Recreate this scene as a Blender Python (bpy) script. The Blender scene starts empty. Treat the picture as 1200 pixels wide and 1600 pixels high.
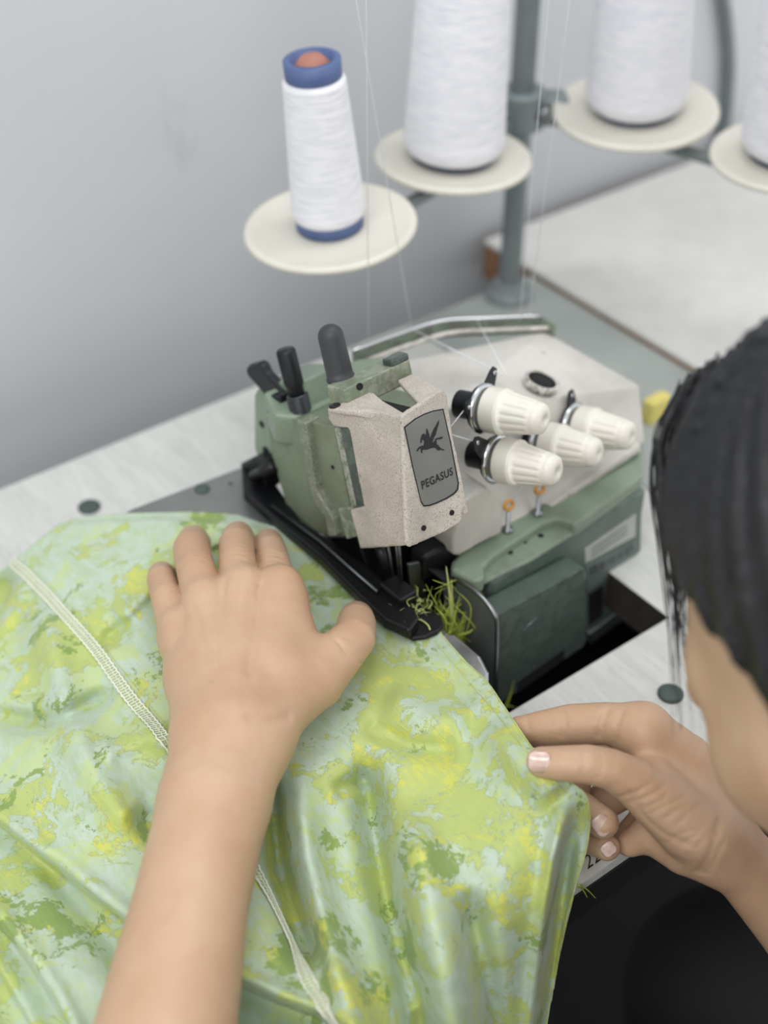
import bpy, bmesh, math, random
import numpy as np
from mathutils import Vector, Matrix
random.seed(7); rng = np.random.RandomState(11)
S = bpy.context.scene
COL = S.collection

# ---------------------------------------------------------------- camera
F = 2150.0
TH = math.radians(39.5); AZ = math.radians(37)
CAM = np.array([0, 0, .56])
FH = np.array([math.sin(AZ), math.cos(AZ), 0]); RT = np.array([math.cos(AZ), -math.sin(AZ), 0]); ZV = np.array([0, 0, 1.])
FW = FH*math.cos(TH) - ZV*math.sin(TH); UP = FH*math.sin(TH) + ZV*math.cos(TH)
cd = bpy.data.cameras.new('camera'); cam = bpy.data.objects.new('camera', cd); COL.objects.link(cam)
cam.matrix_world = Matrix(((RT[0], UP[0], -FW[0], CAM[0]), (RT[1], UP[1], -FW[1], CAM[1]), (RT[2], UP[2], -FW[2], CAM[2]), (0, 0, 0, 1)))
cd.sensor_fit = 'VERTICAL'; cd.sensor_height = 36; cd.lens = F/1600*36
cd.clip_start = .01; cd.clip_end = 50
cd.dof.use_dof = True; cd.dof.focus_distance = .665; cd.dof.aperture_fstop = 4.0; cd.dof.aperture_blades = 0
S.camera = cam

# ---------------------------------------------------------------- light
W = bpy.data.worlds.new('world'); S.world = W; W.use_nodes = True
W.node_tree.nodes['Background'].inputs[0].default_value = (.98, .985, .99, 1)
W.node_tree.nodes['Background'].inputs[1].default_value = 1.03
def area(name, loc, target, sx, sy, power, col=(1, 1, 1)):
    l = bpy.data.lights.new(name, 'AREA'); l.shape = 'RECTANGLE'; l.size = sx; l.size_y = sy; l.energy = power; l.color = col
    o = bpy.data.objects.new(name, l); COL.objects.link(o); o.location = loc
    o.rotation_euler = (Vector(target)-Vector(loc)).to_track_quat('-Z', 'Y').to_euler(); return o
area('ceiling_light', (-.9, -.5, 1.7), (.2, .6, 0), 1.6, .6, 17, (1, 1, .99))
area('hand_fill_light', (.62, .62, 1.9), (.45, .3, 0), 1.2, .3, 9, (1, 1, .99))  # added fill, placed to brighten the right hand
S.view_settings.view_transform = 'Standard'; S.view_settings.look = 'None'
S.view_settings.gamma = 1; S.view_settings.use_curve_mapping = False
S.view_settings.exposure = .12

# ---------------------------------------------------------------- geometry helpers
def ray(px, py): return FW + RT*((px-600)/F) + UP*((800-py)/F)
def pz(px, py, z): d = ray(px, py); return CAM + d*((z-CAM[2])/d[2])
def pl(px, py, p, n): d = ray(px, py); return CAM + d*(np.dot(p-CAM, n)/np.dot(d, n))
def pd(px, py, dep): return CAM + ray(px, py)*dep
def proj(p):
    q = np.asarray(p)-CAM; d = q@FW; return 600+F*(q@RT)/d, 800-F*(q@UP)/d, d
ZP = .048                                   # height of the machine's cloth plate above the table
ORG = pz(628, 945, ZP)
_A = math.radians(3); MX = np.array([math.cos(_A), math.sin(_A), 0]); MY = np.array([-math.sin(_A), math.cos(_A), 0])
_T = math.radians(19); HZ = ZV*math.cos(_T)+MY*math.sin(_T); HY = MY*math.cos(_T)-ZV*math.sin(_T)
AX = dict(a=MX, b=MY, z=ZV, y=HY, h=HZ)     # machine axes; y and h belong to the tilted head
def on(px, py, pln):                        # point seen at (px,py) lying on a machine plane
    k, v = pln; n = AX[k]; return pl(px, py, ORG+n*v, n)
def mco(p): q = p-ORG; return q@MX, q@MY, q@ZV
def tco(p): q = p-ORG; return q@MX, q@HY, q@HZ
def mp(a, b, c): return ORG+MX*a+MY*b+ZV*c
def tp(a, b, c): return ORG+MX*a+HY*b+HZ*c

def link(name, me, mat=None, parent=None):
    o = bpy.data.objects.new(name, me); COL.objects.link(o)
    if mat is not None and len(me.materials) == 0: me.materials.append(mat)
    if parent is not None: o.parent = parent
    return o
def obj(name, bm, mat=None, parent=None, smooth=False, bevel=0, seg=2, angle=35):
    bmesh.ops.recalc_face_normals(bm, faces=bm.faces)
    me = bpy.data.meshes.new(name); bm.to_mesh(me); bm.free()
    if smooth:
        for p in me.polygons: p.use_smooth = True
    o = link(name, me, mat, parent)
    if bevel:
        m = o.modifiers.new('bevel', 'BEVEL'); m.width = bevel; m.segments = seg; m.limit_method = 'ANGLE'; m.angle_limit = math.radians(angle)
        m.harden_normals = False
    return o
def cast(name, bm, mat, parent, voxel=.0007, smooth=6):    # foundry casting: fused prisms, rounded edges
    o = obj(name, bm, mat, parent, True)
    m = o.modifiers.new('remesh', 'REMESH'); m.mode = 'VOXEL'; m.voxel_size = voxel; m.use_smooth_shade = True
    if smooth:
        s = o.modifiers.new('smooth', 'SMOOTH'); s.factor = .5; s.iterations = smooth
    return o
def thing(name, label, cat, loc=(0, 0, 0), group=None):
    o = bpy.data.objects.new(name, None); COL.objects.link(o); o.empty_display_size = .02
    o['label'] = label; o['category'] = cat; o['_loc'] = 0
    if group: o['group'] = group
    return o
def tag(o, label, cat, group=None, kind=None):
    o['label'] = label; o['category'] = cat
    if group: o['group'] = group
    if kind: o['kind'] = kind
    return o
def poly_prism(bm, pts, ext):
    ext = np.asarray(ext)
    a = [bm.verts.new(p) for p in pts]; b = [bm.verts.new(p+ext) for p in pts]
    n = len(a)
    f = [bm.faces.new(a), bm.faces.new(b[::-1])]
    for i in range(n): f.append(bm.faces.new((a[i], b[i], b[(i+1) % n], a[(i+1) % n])))
    bmesh.ops.recalc_face_normals(bm, faces=f)
    bmesh.ops.triangulate(bm, faces=[x for x in f[:2] if len(x.verts) > 4])
    return bm
def prism(bm, px, pln, ext): return poly_prism(bm, [on(x, y, pln) for x, y in px], ext)
def box(bm, c, ex, ey, ez):                # oriented box from centre and three half-vectors
    c, ex, ey, ez = map(np.asarray, (c, ex, ey, ez))
    v = [bm.verts.new(c+sx*ex+sy*ey+sz*ez) for sx in (-1, 1) for sy in (-1, 1) for sz in (-1, 1)]
    for q in ((0, 1, 3, 2), (4, 6, 7, 5), (0, 4, 5, 1), (2, 3, 7, 6), (0, 2, 6, 4), (1, 5, 7, 3)): bm.faces.new([v[i] for i in q])
    return bm
def abox(bm, x0, x1, y0, y1, z0, z1):
    return box(bm, ((x0+x1)/2, (y0+y1)/2, (z0+z1)/2), ((x1-x0)/2, 0, 0), (0, (y1-y0)/2, 0), (0, 0, (z1-z0)/2))
def frame(axis):
    d = np.asarray(axis, float); d = d/np.linalg.norm(d)
    u = np.cross(d, (0, 0, 1.) if abs(d[2]) < .9 else (1., 0, 0)); u /= np.linalg.norm(u); return d, u, np.cross(d, u)
def lathe(bm, base, axis, prof, n=32, cap=True, rfun=None):   # prof: (r, h) along the axis
    d, u, w = frame(axis); base = np.asarray(base); rings = []
    for r, h in prof:
        ring = []
        for i in range(n):
            t = 2*math.pi*i/n; rr = r if rfun is None else rfun(r, h, t)
            ring.append(bm.verts.new(base+d*h+(u*math.cos(t)+w*math.sin(t))*rr))
        rings.append(ring)
    for a, b in zip(rings, rings[1:]):
        for i in range(n): bm.faces.new((a[i], a[(i+1) % n], b[(i+1) % n], b[i]))
    if cap:
        bm.faces.new(rings[0][::-1]); bm.faces.new(rings[-1])
    return bm
def tube(bm, pts, r, n=8, closed=False, cap=True):
    pts = [np.asarray(p, float) for p in pts]; m = len(pts); rs = r if hasattr(r, '__len__') else [r]*m
    rings = []; up = None
    for i in range(m):
        if closed: t = pts[(i+1) % m]-pts[i-1]
        else: t = pts[min(i+1, m-1)]-pts[max(i-1, 0)]
        t = t/(np.linalg.norm(t)+1e-12)
        if up is None: _, up, _ = frame(t)
        up = up-t*(up@t); up /= (np.linalg.norm(up)+1e-12); w = np.cross(t, up)
        rings.append([bm.verts.new(pts[i]+(up*math.cos(2*math.pi*k/n)+w*math.sin(2*math.pi*k/n))*rs[i]) for k in range(n)])
    for i in range(m if closed else m-1):
        a, b = rings[i], rings[(i+1) % m]
        for k in range(n): bm.faces.new((a[k], a[(k+1) % n], b[(k+1) % n], b[k]))
    if cap and not closed: bm.faces.new(rings[0][::-1]); bm.faces.new(rings[-1])
    return bm
def spline(pts, n):                          # Catmull-Rom through pts, n samples
    P = np.array(pts, float); P = np.vstack([2*P[0]-P[1], P, 2*P[-1]-P[-2]]); k = len(P)-3
    out = []
    for s in np.linspace(0, k-1e-9, n):
        i = int(s); t = s-i; a, b, c, d = P[i:i+4]
        out.append(.5*((2*b)+(-a+c)*t+(2*a-5*b+4*c-d)*t*t+(-a+3*b-3*c+d)*t**3))
    return np.array(out)
def disc_on(bm, px, py, pln, r, depth=.0006, n=16):          # small screw head or dark hole rim on a machine plane
    p = on(px, py, pln); nrm = AX[pln[0]]; s = -1 if nrm@(CAM-p) < 0 else 1
    lathe(bm, p-nrm*s*.0003, nrm*s, [(r, 0), (r, depth), (r*.8, depth*1.3)], n); return bm

# ---------------------------------------------------------------- materials
def lin(c): return tuple(((x/255)/12.92 if x/255 <= .04045 else ((x/255+.055)/1.055)**2.4) for x in c)+(1,)
class NT:
    def __init__(s, name):
        s.m = bpy.data.materials.new(name); s.m.use_nodes = True; s.t = s.m.node_tree; s.b = s.t.nodes['Principled BSDF']; s.tc = s.t.nodes.new('ShaderNodeTexCoord')
    def n(s, typ, **kw):
        o = s.t.nodes.new('ShaderNode'+typ)
        for k, v in kw.items(): setattr(o, k, v)
        return o
    def l(s, a, b): s.t.links.new(a, b)
    def noise(s, scale, detail=3, rough=.5, dist=0, stretch=None, off=(0, 0, 0), rot=(0, 0, 0)):
        mp_ = s.n('Mapping'); s.l(s.tc.outputs['Object'], mp_.inputs[0]); mp_.inputs['Location'].default_value = off; mp_.inputs['Rotation'].default_value = rot
        mp_.inputs['Scale'].default_value = stretch or (1, 1, 1)
        o = s.n('TexNoise'); s.l(mp_.outputs[0], o.inputs['Vector'])
        o.inputs['Scale'].default_value = scale; o.inputs['Detail'].default_value = detail; o.inputs['Roughness'].default_value = rough; o.inputs['Distortion'].default_value = dist
        return o.outputs['Fac']
    def step(s, v, lo, hi):
        o = s.n('MapRange'); s.l(v, o.inputs[0]); o.inputs[1].default_value = lo; o.inputs[2].default_value = hi; return o.outputs[0]
    def math(s, op, a, b=None):
        o = s.n('Math', operation=op)
        for i, x in enumerate((a, b)):
            if x is None: continue
            if isinstance(x, (int, float)): o.inputs[i].default_value = x
            else: s.l(x, o.inputs[i])
        return o.outputs[0]
    def mix(s, f, a, b):
        o = s.n('Mix', data_type='RGBA')
        if isinstance(f, (int, float)): o.inputs[0].default_value = f
        else: s.l(f, o.inputs[0])
        for i, x in ((6, a), (7, b)):
            if isinstance(x, tuple): o.inputs[i].default_value = x if len(x) == 4 else lin(x)
            else: s.l(x, o.inputs[i])
        return o.outputs[2]
    def bump(s, h, strength=.3, dist=.001, prev=None):
        o = s.n('Bump'); s.l(h, o.inputs['Height']); o.inputs['Strength'].default_value = strength; o.inputs['Distance'].default_value = dist
        if prev is not None: s.l(prev, o.inputs['Normal'])
        s.l(o.outputs[0], s.b.inputs['Normal']); return o.outputs[0]
    def set(s, **kw):
        for k, v in kw.items():
            i = s.b.inputs[{'rough': 'Roughness', 'metal': 'Metallic', 'col': 'Base Color', 'spec': 'Specular IOR Level', 'sheen': 'Sheen Weight', 'coat': 'Coat Weight', 'sss': 'Subsurface Weight', 'aniso': 'Anisotropic'}[k]]
            if hasattr(v, 'links') or hasattr(v, 'is_linked'): s.l(v, i)
            elif isinstance(v, tuple): i.default_value = v if len(v) == 4 else lin(v)
            else: i.default_value = v
        return s
def plain(name, col, rough=.5, metal=0, var=.06, scale=60, bump=.15, bscale=400, spec=.5):
    t = NT(name); c = lin(col); dk = tuple(x*(1-var*3) for x in c[:3])+(1,)
    t.set(col=t.mix(t.step(t.noise(scale, 4), .35, .75), c, dk), rough=rough, metal=metal, spec=spec)
    if bump: t.bump(t.noise(bscale, 2), bump, .0004)
    return t.m
def paint(name, col, worn, speck, sc=1.0, thr=.62, rough=.5, grime=None):  # chipped, speckled enamel
    t = NT(name)
    c = t.mix(t.step(t.noise(30*sc, 5, .6), .38, .68), col, tuple(x*.86 for x in col))
    if grime: c = t.mix(t.step(t.noise(22, 4, .6, off=(3, 1, 2)), .5, .72), c, grime)
    c = t.mix(t.step(t.noise(900*sc, 2, .6), thr, thr+.07), c, speck)
    chip = t.step(t.noise(120*sc, 5, .7, off=(5, 0, 0)), .67, .69)
    c = t.mix(chip, c, worn)
    geo = t.n('NewGeometry'); e = t.math('MULTIPLY', t.step(geo.outputs['Pointiness'], .53, .60), t.step(t.noise(160, 4, .7, off=(1, 7, 0)), .47, .56))
    c = t.mix(e, c, worn)
    t.set(col=c, rough=rough); t.bump(t.noise(700*sc, 3), .25, .0004, t.bump(chip, -.3, .0004)); return t.m

M = {}
def wall_mat():
    t = NT('wall_paint'); c = t.mix(t.step(t.noise(2.5, 3), .3, .7), (203, 205, 209), (194, 198, 202))
    sm = t.math('MULTIPLY', t.step(t.noise(9, 5, .7, .3, off=(2, 0, 1)), .62, .74), .22); c = t.mix(sm, c, (140, 136, 135))
    t.set(col=c, rough=.55, spec=.3); t.bump(t.noise(40, 4), .12, .002); return t.m
M['wall'] = wall_mat()
def table_mat():
    t = NT('table_laminate'); c = t.mix(t.step(t.noise(14, 5, .6, stretch=(6, 1, 1), rot=(0, 0, .1)), .35, .7), (208, 209, 205), (192, 194, 190))
    c = t.mix(t.math('MULTIPLY', t.step(t.noise(60, 5, .75, stretch=(7, .6, 1)), .54, .72), .5), c, (134, 138, 137))
    t.set(col=c, rough=.5, spec=.3); t.bump(t.noise(300, 2), .05, .0004); return t.m
M['table'] = table_mat()
M['table_grey'] = plain('grey_laminate', (214, 214, 210), .4, var=.03, bump=0)
M['board'] = plain('grey_board', (164, 170, 166), .5, var=.05, scale=20)
M['wood'] = plain('bare_plywood_edge', (150, 112, 84), .7, var=.12, scale=90)
M['hole_edge'] = plain('dark_cutout_edge', (62, 56, 52), .8, var=.1, scale=90)  # darker than the tabletop, for the cutout's inner faces
M['dark_edge'] = plain('black_edge_shade', (26, 26, 28), .6, bump=0)
M['floor'] = plain('dark_floor', (24, 24, 27), .7, var=.1, scale=6)
M['cap'] = plain('dark_green_rubber', (70, 84, 80), .6)
M['steel'] = plain('brushed_steel', (150, 154, 156), .34, 1, .05, 120, .08, 900)
M['platesteel'] = plain('dull_steel_plate', (132, 134, 133), .45, .4, .05, 40, .06, 900)
M['chrome'] = plain('chrome', (205, 208, 210), .18, 1, .02, 100, 0)
M['stand'] = plain('grey_painted_rod', (130, 139, 141), .4, .2, .05, 60, .05)
M['disc'] = plain('cream_spool_plastic', (214, 211, 200), .5, 0, .03, 30, .05)
M['blue'] = plain('blue_cone_core', (84, 104, 150), .5)
M['navy'] = plain('dark_blue_cone_core', (62, 74, 96), .5)
M['pink'] = plain('reddish_lining', (176, 120, 105), .6)
M['white_thread'] = (lambda t: (t.set(col=t.mix(t.step(t.noise(500, 2, stretch=(.15, .15, 1)), .4, .62), (228, 228, 232), (216, 217, 224)), rough=.7, sheen=.2), t.bump(t.noise(900, 2, stretch=(.1, .1, 1)), .5, .0008), t.m)[-1])(NT('white_thread'))
M['beige'] = paint('worn_beige_enamel', (199, 192, 182), (96, 88, 82), (156, 147, 138), 1.5, .54, .5, (184, 174, 162))
M['cream'] = paint('cream_enamel', (206, 203, 196), (120, 114, 106), (184, 178, 170), .5, .64, .42)
M['green'] = paint('worn_green_enamel', (120, 133, 110), (170, 170, 160), (96, 108, 92), .9, .58, .42, (106, 104, 80))
M['ridge'] = paint('worn_green_ridge', (136, 144, 124), (186, 187, 178), (84, 92, 80), 1.6, .50, .42, (160, 160, 146))
M['green_light'] = paint('pale_green_enamel', (132, 148, 130), (112, 114, 106), (118, 134, 118), .6, .62, .42)
M['green_dark'] = paint('dark_green_enamel', (86, 101, 94), (46, 50, 48), (70, 85, 79), .8, .62, .38)
M['green_base'] = paint('green_base_enamel', (98, 114, 105), (62, 68, 64), (86, 102, 94), .6, .64, .36)
M['black'] = plain('blackened_steel', (38, 40, 44), .38, .5, .1, 90, .2, 600)
M['black_rubber'] = plain('black_rubber', (52, 54, 58), .5, 0, .06, 60, .12, 800)
M['dark'] = plain('oily_black_steel', (22, 23, 26), .35, .3, .1, 80, .2, 400)
M['gunmetal'] = plain('gunmetal', (92, 95, 98), .3, 1, .08, 80, .1, 500)
M['guard'] = plain('grey_guard_enamel', (96, 101, 98), .4, .2, .06, 60, .08)
M['seam_band'] = plain('pale_serged_band', (188, 202, 160), .7, 0, .06, 200, .3, 1200)
M['void'] = plain('dark_recess', (12, 13, 14), .8, bump=0)  # near-black that paints shade into gaps and the lower body
M['knob'] = plain('ivory_plastic', (226, 222, 212), .35, 0, .02, 50, .04)
M['nameplate'] = plain('grey_metal_plate', (126, 127, 123), .5, .25, .05, 60, .2, 500)
M['ink'] = plain('black_print', (28, 29, 34), .5, 0, .05, 60, 0)
M['label'] = plain('paper_label', (186, 190, 186), .5, .2, .05, 90, .05)
M['label_grey'] = plain('grey_label', (110, 124, 120), .5, .1, .06, 90, .05)
M['ceramic'] = plain('orange_ceramic', (206, 150, 70), .3, 0, .1, 200, 0)
M['yellow'] = plain('yellow_sponge', (222, 208, 120), .7)
M['cable'] = plain('grey_cable', (112, 122, 124), .5)
def skin_mat():
    t = NT('skin'); c = t.mix(t.step(t.noise(26, 4, .55), .35, .7), (195, 163, 135), (184, 148, 119))
    c = t.mix(t.math('MULTIPLY', t.step(t.noise(60, 3, .5, off=(4, 4, 1)), .58, .75), .15), c, (188, 134, 110))
    c = t.mix(t.math('MULTIPLY', t.step(t.noise(420, 2, off=(7, 0, 0)), .73, .78), .35), c, (160, 112, 86))
    t.set(col=c, rough=.46, sss=.06); t.b.inputs['Subsurface Radius'].default_value = (.006, .0025, .0012); t.b.inputs['Subsurface Scale'].default_value = .7
    b = t.bump(t.noise(900, 3, .6, stretch=(1, 1, .5)), .28, .0005); t.bump(t.noise(260, 3, .6, .4, stretch=(1, .45, 1), rot=(0, 0, .6)), .22, .0008, b); return t.m
M['skin'] = skin_mat()
M['nail'] = (lambda t: (t.set(col=t.mix(t.step(t.noise(200, 2), .4, .6), (206, 174, 160), (218, 192, 180)), rough=.14, coat=.6), t.m)[-1])(NT('glossy_nail'))
M['hair'] = (lambda t: (t.set(col=t.mix(t.step(t.noise(300, 3, stretch=(1, 1, .06)), .45, .7), (12, 12, 15), (28, 30, 38)), rough=.42, spec=.5), t.bump(t.noise(700, 2, stretch=(1, 1, .05)), .6, .001), t.m)[-1])(NT('black_hair'))
M['shirt'] = plain('black_cotton', (13, 13, 16), .85, 0, .1, 40, .2, 500)
M['trousers'] = plain('dark_trousers', (13, 14, 18), .85, 0, .1, 40, .2, 500)
def cloth_mat():
    t = NT('green_brocade')
    mint = t.mix(t.step(t.noise(55, 4, .6, 2.2, stretch=(1, .5, 1)), .42, .66), (182, 199, 182), (172, 190, 158))
    m1 = t.noise(30, 9, .73, .35); lime = t.step(m1, .526, .536)
    m2 = t.noise(27, 9, .73, .3, off=(3.1, 1.7, .4)); olive = t.step(m2, .578, .586)
    m3 = t.noise(34, 5, .65, .6, off=(9, 2, 5)); yel = t.step(m3, .53, .56)
    streak = t.step(t.noise(420, 2, .5, .5, stretch=(1, .22, 1), rot=(0, 0, .9)), .42, .60)
    m4 = t.noise(34, 8, .72, .8, off=(6, 6, 2)); pale = t.step(m4, .53, .55)
    feather = t.step(t.noise(90, 3, .55, 3.5, stretch=(1, .4, 1), off=(2, 8, 1)), .52, .58)
    c = t.mix(t.math('MULTIPLY', feather, .35), mint, (164, 190, 140))
    c = t.mix(t.math('MULTIPLY', pale, .7), c, (184, 199, 132))
    c = t.mix(t.math('MULTIPLY', lime, .92), c, (176, 190, 108))
    c = t.mix(t.math('MULTIPLY', olive, .9), c, (128, 154, 76))
    y = t.math('MULTIPLY', t.math('MULTIPLY', lime, yel), t.math('ADD', t.math('MULTIPLY', streak, .7), .2))
    c = t.mix(y, c, (200, 202, 92))  # satin highlight painted as yellow streaks on the lime areas
    t.set(col=c, sheen=.15)
    raised = t.math('MAXIMUM', lime, olive)
    t.set(rough=t.math('ADD', t.math('MULTIPLY', raised, -.12), .55), spec=.45)
    b = t.bump(raised, .10, .0004)
    b = t.bump(t.math('MULTIPLY', raised, t.noise(620, 2, .5, .4, stretch=(1, .2, 1), rot=(0, 0, .9))), .55, .0006, b)
    t.bump(t.noise(120, 4, .6, 2.5, stretch=(1, .5, 1)), .18, .0010, b)
    return t.m
M['cloth'] = cloth_mat()
M['overlock'] = plain('ecru_thread', (236, 238, 222), .7, 0, .04, 300, .2, 1500)
M['fringe'] = plain('yellow_green_fringe', (186, 202, 88), .6, 0, .12, 90, 0)
M['fringe_pale'] = plain('pale_green_fringe', (214, 222, 140), .6, 0, .12, 90, 0)

# ---------------------------------------------------------------- setting
TZ = -.76
bm = bmesh.new(); abox(bm, -2.2, 3.2, .787, .89, TZ, 1.9); o = obj('wall_back', bm, M['wall']); o['kind'] = 'structure'
bm = bmesh.new(); abox(bm, -2.2, 3.2, -2.4, .787, TZ-.05, TZ); o = obj('floor', bm, M['floor']); o['kind'] = 'structure'

# worktable with a rectangular cutout in which the machine sits
TX0, TX1, TY0, TY1 = -.75, .684, .2605, .712
HX0, HX1, HY0, HY1 = .27, .4835, .3646, .53
table = thing('sewing_table', 'white laminate sewing table with machine cutout, carrying the sewing machine', 'table')
bm = bmesh.new(); t_ = .028
ov = [(TX0, TY0), (TX1, TY0), (TX1, TY1), (TX0, TY1)]; iv = [(HX0, HY0), (HX1, HY0), (HX1, HY1), (HX0, HY1)]
vs = {}
for k, pts in (('o', ov), ('i', iv)):
    for z, s in ((0, 't'), (-t_, 'b')): vs[k+s] = [bm.verts.new((x, y, z)) for x, y in pts]
for i in range(4):
    j = (i+1) % 4
    bm.faces.new((vs['ot'][i], vs['ot'][j], vs['it'][j], vs['it'][i])); bm.faces.new((vs['ob'][j], vs['ob'][i], vs['ib'][i], vs['ib'][j]))
    bm.faces.new((vs['ob'][i], vs['ob'][j], vs['ot'][j], vs['ot'][i])); bm.faces.new((vs['it'][i], vs['it'][j], vs['ib'][j], vs['ib'][i])).material_index = 1
tt = obj('tabletop', bm, M['table'], table, bevel=.0008); tt.data.materials.append(M['hole_edge'])
bm = bmesh.new(); abox(bm, TX0, TX1, TY0-.0012, TY0+.002, -t_, -.0065); obj('edge_shade', bm, M['dark_edge'], table)['label'] = 'dark strip painted as shade below the table front edge'  # black strip paints the shade below the front edge
bm = bmesh.new(); abox(bm, .56, TX1-.001, .40, TY1-.001, -.002, .0012); obj('laminate_patch', bm, M['board'], table, bevel=.0005)['label'] = 'grey laminate patch around the thread stand'  # thin grey sheet, darker than the tabletop around it
bm = bmesh.new(); abox(bm, HX0-.06, HX1+.10, HY0-.03, HY1+.06, -.150, -.146); abox(bm, HX0-.06, HX1+.10, HY1+.055, HY1+.06, -.146, -t_); abox(bm, HX1+.095, HX1+.10, HY0-.03, HY1+.06, -.146, -t_); obj('shade_tray', bm, M['void'], table)  # unseen black panels added to keep the view through the cutout dark
for p in ((140, 795), (1047, 1087)):
    bm = bmesh.new(); lathe(bm, pz(*p, -.001), ZV, [(.0072, 0), (.0072, .0022), (.0055, .0030)], 24); obj('screw_cap', bm, M['cap'], table, True)
bm = bmesh.new(); abox(bm, .20, .60, TY0-.0005, TY0+.018, -.001, .0010); obj('ruler_strip', bm, M['table_grey'], table)['label'] = 'pale ruler strip along the front edge'
ruler = bpy.data.objects['ruler_strip']
for x, y in ((TX0+.06, TY0+.05), (TX1-.06, TY0+.05), (TX0+.06, TY1-.05), (TX1-.06, TY1-.05)):
    bm = bmesh.new(); abox(bm, x-.02, x+.02, y-.02, y+.02, TZ, -t_); obj('leg', bm, M['stand'], table, bevel=.002)

t2 = thing('side_table', 'white side table with bare wood edge in the far corner', 'table')
z2 = .006
bm = bmesh.new(); abox(bm, .6855, 1.5, -.15, .771, z2-.004, z2); obj('tabletop', bm, M['table_grey'], t2, bevel=.001)
bm = bmesh.new(); abox(bm, .6855, 1.5, -.15, .771, z2-.034, z2-.004); obj('plywood_core', bm, M['wood'], t2)['label'] = 'bare brown plywood edge'
for x, y in ((.75, -.08), (1.44, -.08), (.75, .74), (1.44, .74)):
    bm = bmesh.new(); abox(bm, x-.02, x+.02, y-.02, y+.02, TZ, z2-.034); obj('leg', bm, M['stand'], t2, bevel=.002)
# ---------------------------------------------------------------- thread stand
stand = thing('thread_stand', 'grey metal thread stand with cream spool discs on cross bars', 'thread stand')
PB = pz(795, 462, .0012)
bm = bmesh.new(); lathe(bm, PB, ZV, [(.0085, 0), (.0085, .85)], 24); obj('pole', bm, M['stand'], stand, True, .0005)
bm = bmesh.new(); lathe(bm, PB, ZV, [(.019, 0), (.019, .004), (.0135, .008), (.0125, .014), (.009, .0145)], 28); obj('pole_flange', bm, M['stand'], stand, True, .0006)
ZD = .158
D1, D2, D3, D4 = pz(516, 352, .155), pz(708, 245, .156), pz(993, 170, .165), pz(1238, 240, .165)
pc = PB*1; pc[2] = ZD-.002
bm = bmesh.new(); lathe(bm, pc-ZV*.014, ZV, [(.017, 0), (.018, .002), (.018, .026), (.017, .028)], 28)
box(bm, pc+RT*.020, RT*.013, FH*.011, ZV*.010); clamp = obj('clamp', bm, M['stand'], stand, bevel=.003, seg=3)
bm = bmesh.new(); lathe(bm, pc+RT*.016-FH*.011, -FH, [(.006, 0), (.006, .006), (.0035, .007)], 16); obj('clamp_bolt', bm, M['steel'], clamp, True)
def bar(p, q, r=.0045):
    bm = bmesh.new(); tube(bm, [p, q], r, 12); return obj('cross_bar', bm, M['stand'], stand, True)
dn = ZV*.020
bar(pc-ZV*.004, D2-dn+ZV*.004); bar(D2-dn+ZV*.004, D1-dn+ZV*.004); bar(pc-ZV*.004, D3-dn); bar(D3-dn, D4-dn)
def top_axis(base, h, px, lean=0):
    t = base+ZV*h; x, y, d = proj(t); return t+RT*((px-x)*d/F)-FH*lean-base
CONES = [
    # disc centre, disc radius, axis top px at height h, base radius, top radius, winding height, colours
    (D1, .0535, .098, 490, .004, .0205, .0155, 'blue', 'half used white thread cone with blue rim and red lining at its top'),
    (D2, .0525, .172, 735, .0, .0285, .0205, 'navy', 'full white thread cone standing left of the stand pole'),
    (D3, .0575, .172, 1021, .012, .0300, .0220, 'navy', 'full white thread cone standing right of the stand pole'),
    (D4, .0530, .172, 1292, .006, .0290, .0210, 'navy', 'white thread cone cut off by the right picture edge')]
def cone_r(br, tr, H):
    return lambda h: br+(tr-br)*h/H
cone_axes = []
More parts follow.
